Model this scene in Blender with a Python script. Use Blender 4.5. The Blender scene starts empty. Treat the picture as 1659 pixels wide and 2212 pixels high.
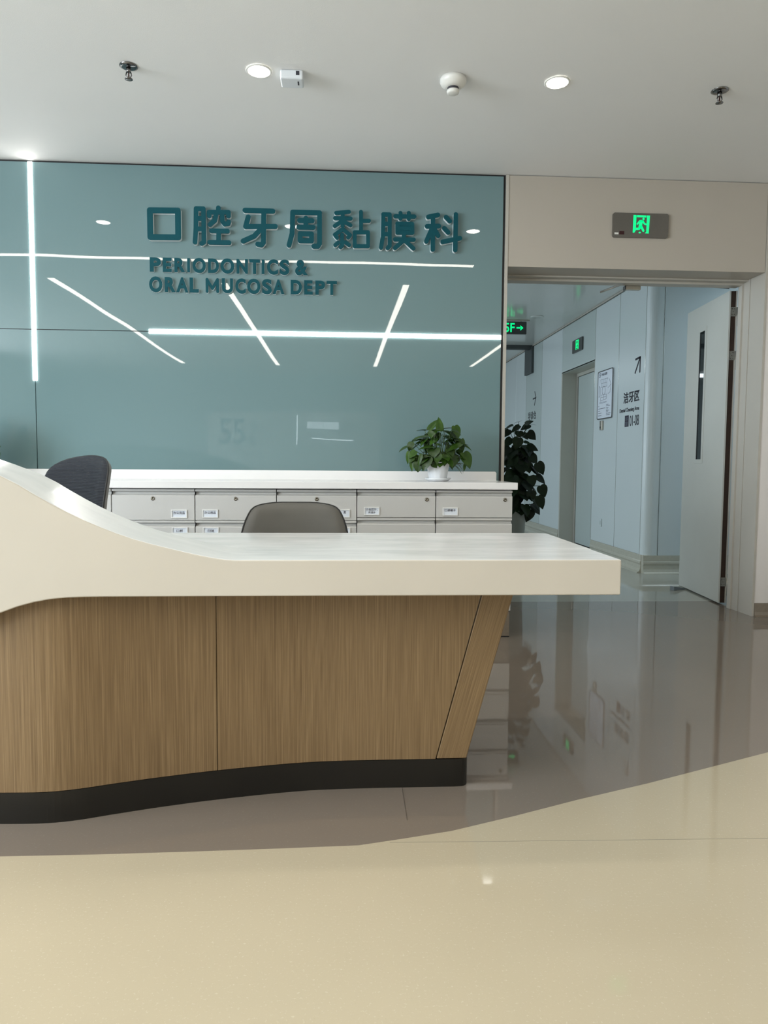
import bpy, bmesh, math, random
from mathutils import Vector, Matrix, Euler

# ------------------------------------------------------------------ camera
scene = bpy.context.scene
F_PX, CX, CY = 1560.0, 829.5, 1106.0
CAM = Vector((0.0, 0.0, 1.0))
R_ = Vector((0.998173, -0.060029, 0.006831)).normalized()
W_ = Vector((0.060352, 0.995944, -0.06674)).normalized()
U_ = R_.cross(W_).normalized()
R_ = W_.cross(U_).normalized()
cam_data = bpy.data.cameras.new('camera')
cam = bpy.data.objects.new('camera', cam_data)
scene.collection.objects.link(cam)
cam_data.sensor_fit = 'HORIZONTAL'
cam_data.sensor_width = 36.0
cam_data.lens = 36.0 * F_PX / 1659.0
cam_data.clip_start = 0.05
cam.matrix_world = Matrix(((R_.x, U_.x, -W_.x, CAM.x), (R_.y, U_.y, -W_.y, CAM.y),
                           (R_.z, U_.z, -W_.z, CAM.z), (0, 0, 0, 1)))
scene.camera = cam

# ------------------------------------------------------------------ world, exposure
world = bpy.data.worlds.new('daylight_world')
scene.world = world
world.use_nodes = True
bgn = world.node_tree.nodes['Background']
bgn.inputs[0].default_value = (0.62, 0.80, 1.0, 1)
bgn.inputs[1].default_value = 1.0
scene.view_settings.view_transform = 'Standard'
scene.view_settings.look = 'None'
scene.view_settings.gamma = 1.0
scene.view_settings.use_curve_mapping = False
scene.view_settings.exposure = 0.28

LED_L = 16.0          # radiance of the linear ceiling lights
WALL_LED_L = 16.0     # LED lines let into the glass wall
DOWN_L = 40.0
def area_light(name, loc, rot, sx, sy, power, color):
    d = bpy.data.lights.new(name, 'AREA')
    d.shape = 'RECTANGLE'; d.size = sx; d.size_y = sy
    d.energy = power; d.color = color
    o = bpy.data.objects.new(name, d)
    o.location = loc; o.rotation_euler = rot
    scene.collection.objects.link(o)
    return o
# daylight through the hall's window (left wall) and through the corridor's windows
area_light('hall_window_daylight', (-5.9, -0.5, 1.6), (0, math.radians(-90), 0), 2.0, 5.0, 420, (0.84, 0.93, 1.0))
area_light('corridor_window_daylight', (-3.9, 8.5, 1.6), (0, math.radians(-90), 0), 2.0, 6.0, 105, (0.80, 0.91, 1.0))
area_light('side_corridor_fill', (6.9, 5.75, 1.6), (0, math.radians(90), 0), 2.0, 1.2, 20, (0.62, 0.78, 1.0))  # added fill lamp before the closed end wall, brightens the side corridor

# ------------------------------------------------------------------ pixel helpers
def ray(px, py): return W_ * F_PX + R_ * (px - CX) - U_ * (py - CY)
def on_z(px, py, z=0.0):
    d = ray(px, py); return CAM + d * ((z - CAM.z) / d.z)
def on_y(px, py, y):
    d = ray(px, py); return CAM + d * ((y - CAM.y) / d.y)
def on_x(px, py, x):
    d = ray(px, py); return CAM + d * ((x - CAM.x) / d.x)

# ------------------------------------------------------------------ materials
MATS = {}
def new_mat(name):
    m = bpy.data.materials.new(name); m.use_nodes = True
    MATS[name] = m
    nt = m.node_tree
    return m, nt, nt.nodes['Principled BSDF']
def noise_node(nt, scale, detail=3, coord='Object', stretch=None, rough=0.5):
    tc = nt.nodes.new('ShaderNodeTexCoord')
    mp = nt.nodes.new('ShaderNodeMapping')
    if stretch: mp.inputs['Scale'].default_value = stretch
    nz = nt.nodes.new('ShaderNodeTexNoise')
    nz.inputs['Scale'].default_value = scale; nz.inputs['Detail'].default_value = detail
    nz.inputs['Roughness'].default_value = rough
    nt.links.new(tc.outputs[coord], mp.inputs[0]); nt.links.new(mp.outputs[0], nz.inputs['Vector'])
    return nz
def ramp_node(nt, src, stops):
    r = nt.nodes.new('ShaderNodeValToRGB')
    el = r.color_ramp.elements
    while len(el) < len(stops): el.new(0.5)
    for e, (pos, c) in zip(el, stops):
        e.position = pos; e.color = (*c, 1)
    nt.links.new(src, r.inputs[0])
    return r
def bump_node(nt, src, bs, distance, strength=1.0):
    b = nt.nodes.new('ShaderNodeBump')
    b.inputs['Distance'].default_value = distance; b.inputs['Strength'].default_value = strength
    nt.links.new(src, b.inputs['Height']); nt.links.new(b.outputs[0], bs.inputs['Normal'])
    return b
def simple(name, color, rough=0.5, metal=0.0, var=0.04, scale=6.0, spec=0.5, bump=0.0, bscale=200):
    m, nt, bs = new_mat(name)
    nz = noise_node(nt, scale)
    a = tuple(max(0, c * (1 - var)) for c in color); b = tuple(min(1, c * (1 + var)) for c in color)
    rp = ramp_node(nt, nz.outputs[0], [(0.3, a), (0.7, b)])
    nt.links.new(rp.outputs[0], bs.inputs['Base Color'])
    bs.inputs['Roughness'].default_value = rough; bs.inputs['Metallic'].default_value = metal
    bs.inputs['Specular IOR Level'].default_value = spec
    if bump:
        n2 = noise_node(nt, bscale, 2)
        bump_node(nt, n2.outputs[0], bs, bump)
    return m
def emissive(name, color, strength):
    m, nt, bs = new_mat(name)
    bs.inputs['Base Color'].default_value = (0.8, 0.8, 0.8, 1)
    bs.inputs['Emission Color'].default_value = (*color, 1)
    bs.inputs['Emission Strength'].default_value = strength
    return m
def vinyl(name, base, light, dark, rough, ripple, ripscale):
    m, nt, bs = new_mat(name)
    nz = noise_node(nt, 150, 3, rough=0.6)
    rp = ramp_node(nt, nz.outputs[0], [(0.0, dark), (0.36, base), (0.60, base), (0.70, light)])
    big = noise_node(nt, 1.2, 2)
    mx = nt.nodes.new('ShaderNodeMix'); mx.data_type = 'RGBA'; mx.blend_type = 'MULTIPLY'
    mx.inputs[0].default_value = 1.0
    r2 = ramp_node(nt, big.outputs[0], [(0.3, (0.95, 0.95, 0.95)), (0.7, (1, 1, 1))])
    nt.links.new(rp.outputs[0], mx.inputs[6]); nt.links.new(r2.outputs[0], mx.inputs[7])
    nt.links.new(mx.outputs[2], bs.inputs['Base Color'])
    bs.inputs['Roughness'].default_value = rough
    bs.inputs['Specular IOR Level'].default_value = 0.5
    rn = noise_node(nt, ripscale, 2)
    bump_node(nt, rn.outputs[0], bs, ripple)
    return m

WHITE_LED = (1.0, 0.94, 0.84)
simple('ceiling_paint', (0.77, 0.77, 0.76), 0.75, var=0.01, scale=1.5, bump=0.0004, bscale=260)
simple('wall_panel_cream', (0.42, 0.38, 0.325), 0.42, var=0.015, scale=2)
simple('wall_panel_white', (0.72, 0.685, 0.66), 0.42, var=0.015, scale=2)
simple('wall_plain', (0.74, 0.73, 0.70), 0.6, var=0.02, scale=2)
simple('corridor_panel', (0.585, 0.65, 0.655), 0.28, var=0.015, scale=1.5)
simple('corridor_panel_grey', (0.46, 0.53, 0.515), 0.3, var=0.015, scale=1.5)
simple('corridor_ceiling_paint', (0.66, 0.69, 0.67), 0.16, var=0.01, scale=2)
simple('frame_cream', (0.44, 0.415, 0.365), 0.38, var=0.02, scale=4)
simple('recess_beige', (0.50, 0.50, 0.44), 0.45, var=0.02, scale=4)
simple('door_white', (0.50, 0.51, 0.47), 0.40, var=0.02, scale=4)
simple('door_core', (0.030, 0.014, 0.007), 0.6, var=0.2, scale=30)
simple('black_trim', (0.008, 0.008, 0.009), 0.45)
simple('dark_beam', (0.055, 0.065, 0.066), 0.5)
simple('coving_vinyl', (0.20, 0.165, 0.125), 0.22, var=0.05, scale=60)
simple('coving_light', (0.46, 0.45, 0.37), 0.13, var=0.04, scale=40)
simple('kick_black', (0.0075, 0.0062, 0.0042), 0.34, var=0.25, scale=5)
simple('quartz_shaded', (0.54, 0.495, 0.425), 0.30, var=0.02, scale=3)  # same stone as the top, darkened to put shade on the upright faces
simple('drawer_grey', (0.56, 0.555, 0.535), 0.38, var=0.015, scale=3)
simple('backing_black', (0.02, 0.02, 0.02), 0.7)
simple('counter_white', (0.84, 0.83, 0.82), 0.16, var=0.015, scale=3)
simple('label_frame', (0.82, 0.82, 0.80), 0.35)
simple('ink_dark', (0.012, 0.010, 0.020), 0.5)
simple('ink_violet', (0.018, 0.012, 0.030), 0.5)
simple('ink_grey', (0.16, 0.18, 0.22), 0.6)
simple('lock_metal', (0.25, 0.23, 0.19), 0.25, metal=1.0)
simple('chrome', (0.62, 0.60, 0.56), 0.18, metal=1.0)
simple('brushed_steel', (0.50, 0.47, 0.41), 0.34, metal=1.0)
simple('dark_chrome', (0.20, 0.20, 0.20), 0.15, metal=1.0)
simple('sign_teal', (0.0005, 0.062, 0.080), 0.55, var=0.02, spec=0.2)
simple('sign_white', (0.80, 0.84, 0.84), 0.4)
simple('plate_grey', (0.115, 0.105, 0.09), 0.25, var=0.05)
simple('plate_dark', (0.055, 0.06, 0.058), 0.3, var=0.05)
simple('indicator_red', (0.035, 0.006, 0.008), 0.2)
simple('plastic_white', (0.72, 0.71, 0.67), 0.35)
simple('sensor_white', (0.66, 0.69, 0.72), 0.35)
simple('sensor_front', (0.50, 0.50, 0.48), 0.45)
simple('grille_dark', (0.03, 0.03, 0.04), 0.5)
simple('pot_white', (0.83, 0.85, 0.88), 0.25, var=0.03)
simple('pot_grey', (0.22, 0.25, 0.24), 0.35, var=0.06)
simple('soil', (0.03, 0.02, 0.012), 0.9, var=0.4, scale=60)
simple('stem_green', (0.08, 0.14, 0.03), 0.45, var=0.2)
simple('stem_dark', (0.01, 0.028, 0.008), 0.5, var=0.2)
simple('chair_leather', (0.105, 0.10, 0.088), 0.42, var=0.05, scale=9, bump=0.0003, bscale=500)
simple('chair_piping', (0.006, 0.006, 0.006), 0.45)
simple('chair_shell', (0.20, 0.19, 0.175), 0.45)
simple('chair_plastic', (0.015, 0.015, 0.016), 0.5)
simple('wedge_rubber', (0.16, 0.19, 0.21), 0.6)
simple('paper_white', (0.72, 0.77, 0.84), 0.4)
emissive('linear_led', WHITE_LED, LED_L)
emissive('wall_led', (1.0, 0.96, 0.91), WALL_LED_L)
emissive('downlight_glow', (1.0, 0.94, 0.84), DOWN_L)
emissive('corridor_led', (0.80, 0.94, 1.0), 8.0)
emissive('exit_green', (0.0, 1.0, 0.30), 0.8)
MATS['exit_green'].node_tree.nodes['Principled BSDF'].inputs['Base Color'].default_value = (0.0, 0.12, 0.04, 1)
emissive('far_sign_glow', (0.80, 0.92, 1.0), 2.6)

# floor fields
vinyl('vinyl_beige', (0.535, 0.468, 0.342), (0.60, 0.55, 0.42), (0.44, 0.385, 0.265), 0.06, 0.00003, 22)
vinyl('vinyl_grey', (0.225, 0.188, 0.155), (0.25, 0.215, 0.18), (0.195, 0.16, 0.13), 0.03, 0.00002, 26)
vinyl('vinyl_corridor', (0.40, 0.40, 0.35), (0.46, 0.46, 0.41), (0.36, 0.36, 0.31), 0.05, 0.00002, 26)

def glass_mat():
    m, nt, bs = new_mat('painted_glass')
    nz = noise_node(nt, 0.8, 2)
    rp = ramp_node(nt, nz.outputs[0], [(0.3, (0.142, 0.222, 0.232)), (0.7, (0.150, 0.234, 0.244))])
    nt.links.new(rp.outputs[0], bs.inputs['Base Color'])
    bs.inputs['Roughness'].default_value = 0.015
    bs.inputs['IOR'].default_value = 1.52
    wv = noise_node(nt, 1.6, 1)
    bump_node(nt, wv.outputs[0], bs, 0.0018)
glass_mat()
def quartz_top():
    m, nt, bs = new_mat('quartz_top')
    nz = noise_node(nt, 4.5, 4, stretch=(0.9, 2.4, 1.0), rough=0.62)
    rp = ramp_node(nt, nz.outputs[0], [(0.32, (0.85, 0.855, 0.86)), (0.62, (0.90, 0.90, 0.898))])
    nt.links.new(rp.outputs[0], bs.inputs['Base Color'])
    r2 = nt.nodes.new('ShaderNodeMapRange')
    r2.inputs[1].default_value = 0.3; r2.inputs[2].default_value = 0.7
    r2.inputs[3].default_value = 0.13; r2.inputs[4].default_value = 0.21
    nt.links.new(nz.outputs[0], r2.inputs[0]); nt.links.new(r2.outputs[0], bs.inputs['Roughness'])
quartz_top()
def wood(name, tilt=0.0):
    m, nt, bs = new_mat(name)
    tc = nt.nodes.new('ShaderNodeTexCoord')
    mp = nt.nodes.new('ShaderNodeMapping')
    mp.inputs['Rotation'].default_value = (0, tilt, 0)
    mp2 = nt.nodes.new('ShaderNodeMapping')
    mp2.inputs['Scale'].default_value = (420.0, 8.0, 4.0)
    nz = nt.nodes.new('ShaderNodeTexNoise'); nz.inputs['Scale'].default_value = 1.0
    nz.inputs['Detail'].default_value = 4; nz.inputs['Roughness'].default_value = 0.62
    nt.links.new(tc.outputs['Object'], mp.inputs[0]); nt.links.new(mp.outputs[0], mp2.inputs[0])
    nt.links.new(mp2.outputs[0], nz.inputs['Vector'])
    rp = ramp_node(nt, nz.outputs[0], [(0.28, (0.135, 0.082, 0.035)), (0.50, (0.200, 0.126, 0.058)), (0.74, (0.290, 0.196, 0.100))])
    mp3 = nt.nodes.new('ShaderNodeMapping'); mp3.inputs['Scale'].default_value = (26, 4, 0.5)
    n3 = nt.nodes.new('ShaderNodeTexNoise'); n3.inputs['Scale'].default_value = 1.0; n3.inputs['Detail'].default_value = 2
    nt.links.new(mp.outputs[0], mp3.inputs[0]); nt.links.new(mp3.outputs[0], n3.inputs['Vector'])
    r3 = ramp_node(nt, n3.outputs[0], [(0.3, (0.96, 0.955, 0.95)), (0.7, (1.02, 1.02, 1.02))])
    mx = nt.nodes.new('ShaderNodeMix'); mx.data_type = 'RGBA'; mx.blend_type = 'MULTIPLY'; mx.inputs[0].default_value = 1
    nt.links.new(rp.outputs[0], mx.inputs[6]); nt.links.new(r3.outputs[0], mx.inputs[7])
    nt.links.new(mx.outputs[2], bs.inputs['Base Color'])
    bs.inputs['Roughness'].default_value = 0.45
    bump_node(nt, nz.outputs[0], bs, 0.0003)
wood('oak_front'); wood('oak_end', math.radians(-15.5))
def mesh_fabric():
    m, nt, bs = new_mat('mesh_fabric')
    tc = nt.nodes.new('ShaderNodeTexCoord')
    wv = nt.nodes.new('ShaderNodeTexWave'); wv.bands_direction = 'Z'; wv.inputs['Scale'].default_value = 52
    wv.inputs['Distortion'].default_value = 0.3
    nt.links.new(tc.outputs['Object'], wv.inputs['Vector'])
    rp = ramp_node(nt, wv.outputs[0], [(0.1, (0.005, 0.007, 0.012)), (0.9, (0.013, 0.018, 0.028))])
    nt.links.new(rp.outputs[0], bs.inputs['Base Color'])
    bs.inputs['Roughness'].default_value = 0.75
    bump_node(nt, wv.outputs[0], bs, 0.0015)
mesh_fabric()
def leaf_mat(name, dark, mid, rough, spec=0.5):
    m, nt, bs = new_mat(name)
    nz = noise_node(nt, 2.2, 3)
    oi = nt.nodes.new('ShaderNodeObjectInfo')
    rp = ramp_node(nt, nz.outputs[0], [(0.3, dark), (0.72, mid)])
    hs = nt.nodes.new('ShaderNodeHueSaturation')
    mr = nt.nodes.new('ShaderNodeMapRange'); mr.inputs[3].default_value = 0.62; mr.inputs[4].default_value = 1.35
    nt.links.new(oi.outputs['Random'], mr.inputs[0]); nt.links.new(mr.outputs[0], hs.inputs['Value'])
    nt.links.new(rp.outputs[0], hs.inputs['Color']); nt.links.new(hs.outputs[0], bs.inputs['Base Color'])
    bs.inputs['Roughness'].default_value = rough
    bs.inputs['Specular IOR Level'].default_value = spec
leaf_mat('leaf_green', (0.014, 0.045, 0.005), (0.042, 0.098, 0.010), 0.36, 0.35)
leaf_mat('leaf_dark', (0.0018, 0.0075, 0.0016), (0.004, 0.016, 0.003), 0.5, 0.18)

# ------------------------------------------------------------------ mesh builder
class MB:
    def __init__(self): self.v, self.f, self.mi = [], [], []
    def add(self, verts, faces, mi=0):
        o = len(self.v)
        self.v += [tuple(v) for v in verts]
        for f in faces:
            self.f.append(tuple(i + o for i in f)); self.mi.append(mi)
        return self
    def box(self, x0, x1, y0, y1, z0, z1, mi=0):
        v = [(x0, y0, z0), (x1, y0, z0), (x1, y1, z0), (x0, y1, z0), (x0, y0, z1), (x1, y0, z1), (x1, y1, z1), (x0, y1, z1)]
        return self.add(v, [(0, 3, 2, 1), (4, 5, 6, 7), (0, 1, 5, 4), (1, 2, 6, 5), (2, 3, 7, 6), (3, 0, 4, 7)], mi)
    def prism_xz(self, pts, y0, y1, mi=0, side=None):
        n = len(pts)
        area = sum(pts[i][0] * pts[(i + 1) % n][1] - pts[(i + 1) % n][0] * pts[i][1] for i in range(n))
        if area < 0: pts = pts[::-1]
        v = [(x, y0, z) for x, z in pts] + [(x, y1, z) for x, z in pts]
        self.add(v, [tuple(range(n)), tuple(range(2 * n - 1, n - 1, -1))], mi)
        self.add(v, [((i + 1) % n, i, n + i, n + (i + 1) % n) for i in range(n)], mi if side is None else side)
        return self
    def prism_xy(self, pts, z0, z1, mi=0):
        n = len(pts)
        area = sum(pts[i][0] * pts[(i + 1) % n][1] - pts[(i + 1) % n][0] * pts[i][1] for i in range(n))
        if area < 0: pts = pts[::-1]
        v = [(x, y, z0) for x, y in pts] + [(x, y, z1) for x, y in pts]
        return self.add(v, [tuple(range(n - 1, -1, -1)), tuple(range(n, 2 * n))] +
                        [(i, (i + 1) % n, n + (i + 1) % n, n + i) for i in range(n)], mi)
    def prism_yz(self, pts, x0, x1, mi=0):
        n = len(pts)
        area = sum(pts[i][0] * pts[(i + 1) % n][1] - pts[(i + 1) % n][0] * pts[i][1] for i in range(n))
        if area < 0: pts = pts[::-1]
        v = [(x0, y, z) for y, z in pts] + [(x1, y, z) for y, z in pts]
        return self.add(v, [tuple(range(n - 1, -1, -1)), tuple(range(n, 2 * n))] +
                        [(i, (i + 1) % n, n + (i + 1) % n, n + i) for i in range(n)], mi)
    def capsule_xz(self, a, b, r, y0, y1, n=7):
        ax, az = a; bx, bz = b
        t = math.atan2(bz - az, bx - ax)
        pts = []
        for k in range(n + 1):
            an = t - math.pi / 2 + math.pi * k / n
            pts.append((bx + r * math.cos(an), bz + r * math.sin(an)))
        for k in range(n + 1):
            an = t + math.pi / 2 + math.pi * k / n
            pts.append((ax + r * math.cos(an), az + r * math.sin(an)))
        return self.prism_xz(pts, y0, y1)
    def lathe(self, prof, n=24, c=(0, 0, 0), mi=0, axis='z'):
        o = len(self.v)
        for r, h in prof:
            for k in range(n):
                a = 2 * math.pi * k / n
                if axis == 'z': p = (c[0] + r * math.cos(a), c[1] + r * math.sin(a), c[2] + h)
                else: p = (c[0] + r * math.cos(a), c[1] + h, c[2] + r * math.sin(a))
                self.v.append(p)
        for i in range(len(prof) - 1):
            for k in range(n):
                q = (o + i * n + k, o + i * n + (k + 1) % n, o + (i + 1) * n + (k + 1) % n, o + (i + 1) * n + k)
                if axis != 'z': q = q[::-1]
                self.f.append(q); self.mi.append(mi)
        return self
    def tube(self, pts, r, n=6, mi=0, closed=False, r_end=None):
        pts = [Vector(p) for p in pts]
        m = len(pts); o = len(self.v)
        prev = None
        for i, p in enumerate(pts):
            if closed: t = (pts[(i + 1) % m] - pts[i - 1])
            else: t = pts[min(i + 1, m - 1)] - pts[max(i - 1, 0)]
            t = t.normalized() if t.length > 1e-9 else Vector((0, 0, 1))
            if prev is None:
                ref = Vector((0, 0, 1)) if abs(t.z) < 0.9 else Vector((1, 0, 0))
                s = t.cross(ref).normalized()
            else:
                s = (prev - t * prev.dot(t)).normalized()
            prev = s; q = t.cross(s)
            rr = r if r_end is None else r + (r_end - r) * i / (m - 1)
            for k in range(n):
                a = 2 * math.pi * k / n
                self.v.append(tuple(p + s * (rr * math.cos(a)) + q * (rr * math.sin(a))))
        for i in range(m if closed else m - 1):
            j = (i + 1) % m
            for k in range(n):
                self.f.append((o + i * n + k, o + i * n + (k + 1) % n, o + j * n + (k + 1) % n, o + j * n + k)); self.mi.append(mi)
        if not closed:
            self.f.append(tuple(o + k for k in range(n - 1, -1, -1))); self.mi.append(mi)
            self.f.append(tuple(o + (m - 1) * n + k for k in range(n))); self.mi.append(mi)
        return self
    def mesh(self, name, mats, smooth=False):
        me = bpy.data.meshes.new(name)
        me.from_pydata(self.v, [], self.f)
        for m in ([mats] if isinstance(mats, str) else mats): me.materials.append(MATS[m])
        for p, i in zip(me.polygons, self.mi):
            p.material_index = i; p.use_smooth = smooth
        me.update()
        return me
    def build(self, name, mats, parent=None, smooth=False, bevel=0.0, seg=2, angle=40):
        me = self.mesh(name, mats, smooth)
        bm = bmesh.new(); bm.from_mesh(me)
        bmesh.ops.recalc_face_normals(bm, faces=bm.faces)
        bm.to_mesh(me); bm.free()
        o = bpy.data.objects.new(name, me)
        scene.collection.objects.link(o)
        if parent: o.parent = parent
        if bevel:
            b = o.modifiers.new('bevel', 'BEVEL'); b.width = bevel; b.segments = seg
            b.limit_method = 'ANGLE'; b.angle_limit = math.radians(angle)
        return o

def tag(o, label=None, cat=None, group=None, kind=None):
    if label: o['label'] = label
    if cat: o['category'] = cat
    if group: o['group'] = group
    if kind: o['kind'] = kind
    return o
def empty(name, loc=(0, 0, 0), rz=0.0):
    o = bpy.data.objects.new(name, None); scene.collection.objects.link(o)
    o.empty_display_size = 0.1
    o.location = loc; o.rotation_euler = (0, 0, rz)
    return o
def struct(o): o['kind'] = 'structure'; return o
def copy_tree(o, parent=None):
    c = o.copy(); scene.collection.objects.link(c); c.parent = parent
    for ch in list(o.children): copy_tree(ch, c)
    return c
def rounded_rect(x0, x1, z0, z1, r, n=5):
    pts = []
    for cx, cz, a0 in ((x1 - r, z1 - r, 0), (x0 + r, z1 - r, 90), (x0 + r, z0 + r, 180), (x1 - r, z0 + r, 270)):
        for k in range(n + 1):
            a = math.radians(a0 + 90 * k / n)
            pts.append((cx + r * math.cos(a), cz + r * math.sin(a)))
    return pts

# text -> mesh lying in local XZ, facing -Y, fitted to a box
def text_mb(body, x0, x1, z0, z1, y_front, depth, offset=0.0, keep=False):
    cu = bpy.data.curves.new('text', 'FONT')
    cu.body = body; cu.size = 1.0; cu.offset = offset; cu.fill_mode = 'BOTH'
    cu.extrude = 0.5; cu.resolution_u = 5
    ob = bpy.data.objects.new('text', cu)
    scene.collection.objects.link(ob)
    dg = bpy.context.evaluated_depsgraph_get()
    me = bpy.data.meshes.new_from_object(ob.evaluated_get(dg))
    xs = [v.co.x for v in me.vertices]; ys = [v.co.y for v in me.vertices]
    ax, bx, ay, by = min(xs), max(xs), min(ys), max(ys)
    mb = MB()
    vs = []
    for v in me.vertices:
        vs.append((x0 + (v.co.x - ax) / (bx - ax) * (x1 - x0), y_front + (0.5 - v.co.z) * depth,
                   z0 + (v.co.y - ay) / (by - ay) * (z1 - z0)))
    mb.add(vs, [tuple(p.vertices) for p in me.polygons])
    bpy.data.meshes.remove(me)
    bpy.data.objects.remove(ob); bpy.data.curves.remove(cu)
    return mb

# ================================================================== SETTING
YW = 4.61            # plane of the glass wall, header and right-hand wall
ZC = 2.816           # hall ceiling
ZCC = 2.735          # corridor ceiling
XL, XR, YB, YF = -6.0, 5.0, -6.0, 16.0

# ---- floor
fl = struct(MB().box(XL - .2, 7.2, YB - .2, YF + .2, -0.12, -0.004).build('floor', 'wall_plain'))
edge_px = [(0, 1850), (200, 1846), (400, 1840), (600, 1833), (775, 1826), (875, 1811), (975, 1795), (1110, 1763), (1250, 1727), (1400, 1692), (1659, 1625)]
edge = [(on_z(*p).x, on_z(*p).y) for p in edge_px]
edge = [(XL, 1.80), (-2.2, 1.815)] + edge + [(2.4, 2.77), (XR, 3.86)]
SEAM_Y = 1.86
e2 = [p for p in edge]
MB().prism_xy([(XL, YB)] + e2 + [(XR, YB)], -0.004, 0.0).build('vinyl_field', 'vinyl_beige', fl)
MB().prism_xy(e2 + [(XR, 5.15), (XL, 5.15)], -0.004, 0.0).build('vinyl_field', 'vinyl_grey', fl)
MB().prism_xy([(XL, 5.15), (7.0, 5.15), (7.0, YF), (XL, YF)], -0.004, 0.0).build('vinyl_field', 'vinyl_corridor', fl)

simple('seam_weld', (0.30, 0.27, 0.20), 0.3)
simple('seam_weld_dark', (0.10, 0.085, 0.07), 0.3)
def seam(pa, pb, w=0.0009, mat='seam_weld'):
    a, b_ = on_z(*pa), on_z(*pb); d = (b_ - a).normalized(); nn = Vector((-d.y, d.x, 0)) * w
    MB().prism_xy([(p.x, p.y) for p in (a + nn, b_ + nn, b_ - nn, a - nn)], 0.0, 0.0003).build('vinyl_seam', mat, fl)
seam((842, 1820), (1659, 1811)); seam((869, 1704), (880, 1772), 0.0009, 'seam_weld_dark')
# ---- ceilings
ce = struct(MB().box(XL - .2, XR + .2, YB - .2, YW + 0.30, ZC, ZC + .12).build('ceiling', 'ceiling_paint'))
cc = struct(MB().box(XL - .2, 7.2, 4.955, YF + .2, ZCC, ZCC + .1).build('ceiling', 'corridor_ceiling_paint'))
# ceiling tile joints of the corridor: thin edge trim along the right wall
struct(MB().box(2.785, 2.80, 6.55, YF, ZCC - 0.014, ZCC - 0.001).build('trim_1', 'frame_cream'))

# ---- back wall with glass panels
wb = struct(MB().box(XL, 1.0333, YW + 0.012, 4.95, 0, ZC).build('wall_back', 'black_trim'))
GX, GZ = -1.876, 1.807
gp = 0.0022
for (x0, x1, z0, z1) in ((XL, GX - gp, 0.0, GZ - gp), (XL, GX - gp, GZ + gp, 2.803), (GX + gp, 1.018, 0.0, GZ - gp), (GX + gp, 1.018, GZ + gp, 2.803)):
    MB().box(x0, x1, YW, YW + 0.010, z0, z1).build('glass_panel', 'painted_glass', wb)
struct(MB().box(1.0335, 1.052, YW - 0.004, 4.95, 0, ZC - 0.003).build('trim_2', 'frame_cream'))

# LED lines let into the glass wall
o = MB().box(GX - 0.0125, GX + 0.0125, YW - 0.004, YW - 0.0005, 1.496, 2.803).build('led_strip', 'wall_led')
tag(o, 'upright glowing white LED line on the teal glass wall, running up to the ceiling', 'light')
o = MB().box(-1.184, 1.018, YW - 0.004, YW - 0.0005, GZ - 0.0125, GZ + 0.0125).build('led_strip', 'wall_led')
tag(o, 'level glowing white LED line across the teal glass wall below the lettering', 'light')

# ---- header above the doorway, right-hand wall
wh = struct(MB().box(1.052, 2.738, YW, 4.85, 2.251, ZC - 0.004).build('wall_header', 'wall_panel_cream'))
struct(MB().box(1.052, 5.0, YW + 0.02, 4.95, 2.30, ZC + .1).build('wall_header_core', 'wall_plain'))
wr = struct(MB().box(2.7555, 2.764, YW + 0.02, 4.95, 0, ZC).build('wall_front', 'black_trim'))
MB().box(2.741, 2.7555, YW - 0.004, 4.85, 0, ZC - 0.004).build('jamb_panel', 'frame_cream', wr)
MB().box(2.7575, XR, YW, 4.95, 0.09, ZC - 0.005).build('wall_panel', 'wall_panel_white', wr)
MB().box(2.757, XR, YW + 0.004, 4.94, 0, 0.09).build('wall_base_core', 'wall_plain', wr)
bb = [(YW + 0.004, 0.088), (YW - 0.002, 0.088), (YW - 0.004, 0.03), (YW - 0.012, 0.008), (YW - 0.03, 0.0), (YW + 0.004, 0.0)]
struct(MB().prism_yz(bb, 2.758, XR).build('baseboard_front', 'coving_vinyl'))

# door frame set back in the opening
df = struct(MB().box(2.724, 2.7405, 4.85, 4.893, 0, 2.250).build('trim_3', 'frame_cream', bevel=0.002))
MB().box(2.736, 2.7405, 4.775, 4.85, 0, 2.25).build('architrave', 'frame_cream', df, bevel=0.001)
MB().box(1.052, 2.724, 4.85, 4.93, 2.226, 2.30).build('frame_head', 'frame_cream', df, bevel=0.002)
MB().box(1.052, 2.736, 4.795, 4.85, 2.240, 2.2505).build('frame_stop', 'frame_cream', df, bevel=0.001)
MB().box(2.835, 7.0, 4.951, 4.99, 0, ZCC - 0.002).build('corridor_side_panel', 'corridor_panel', df)

# ---- outer shell of the hall, off camera
wl = struct(MB().box(XL - .15, XL, YB, -3.2, 0, ZC).box(XL - .15, XL, 2.2, YW + .3, 0, ZC).box(XL - .15, XL, -3.2, 2.2, 0, 0.6).box(XL - .15, XL, -3.2, 2.2, 2.6, ZC).build('wall_left', 'wall_plain'))
struct(MB().box(XR, XR + .15, YB, 4.95, 0, ZC).build('wall_right', 'wall_plain'))
simple('rear_wall_paint', (0.42, 0.44, 0.44), 0.6)
wrear = struct(MB().box(XL, XR, YB - .15, YB, 0, ZC).build('wall_rear', 'rear_wall_paint'))

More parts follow.
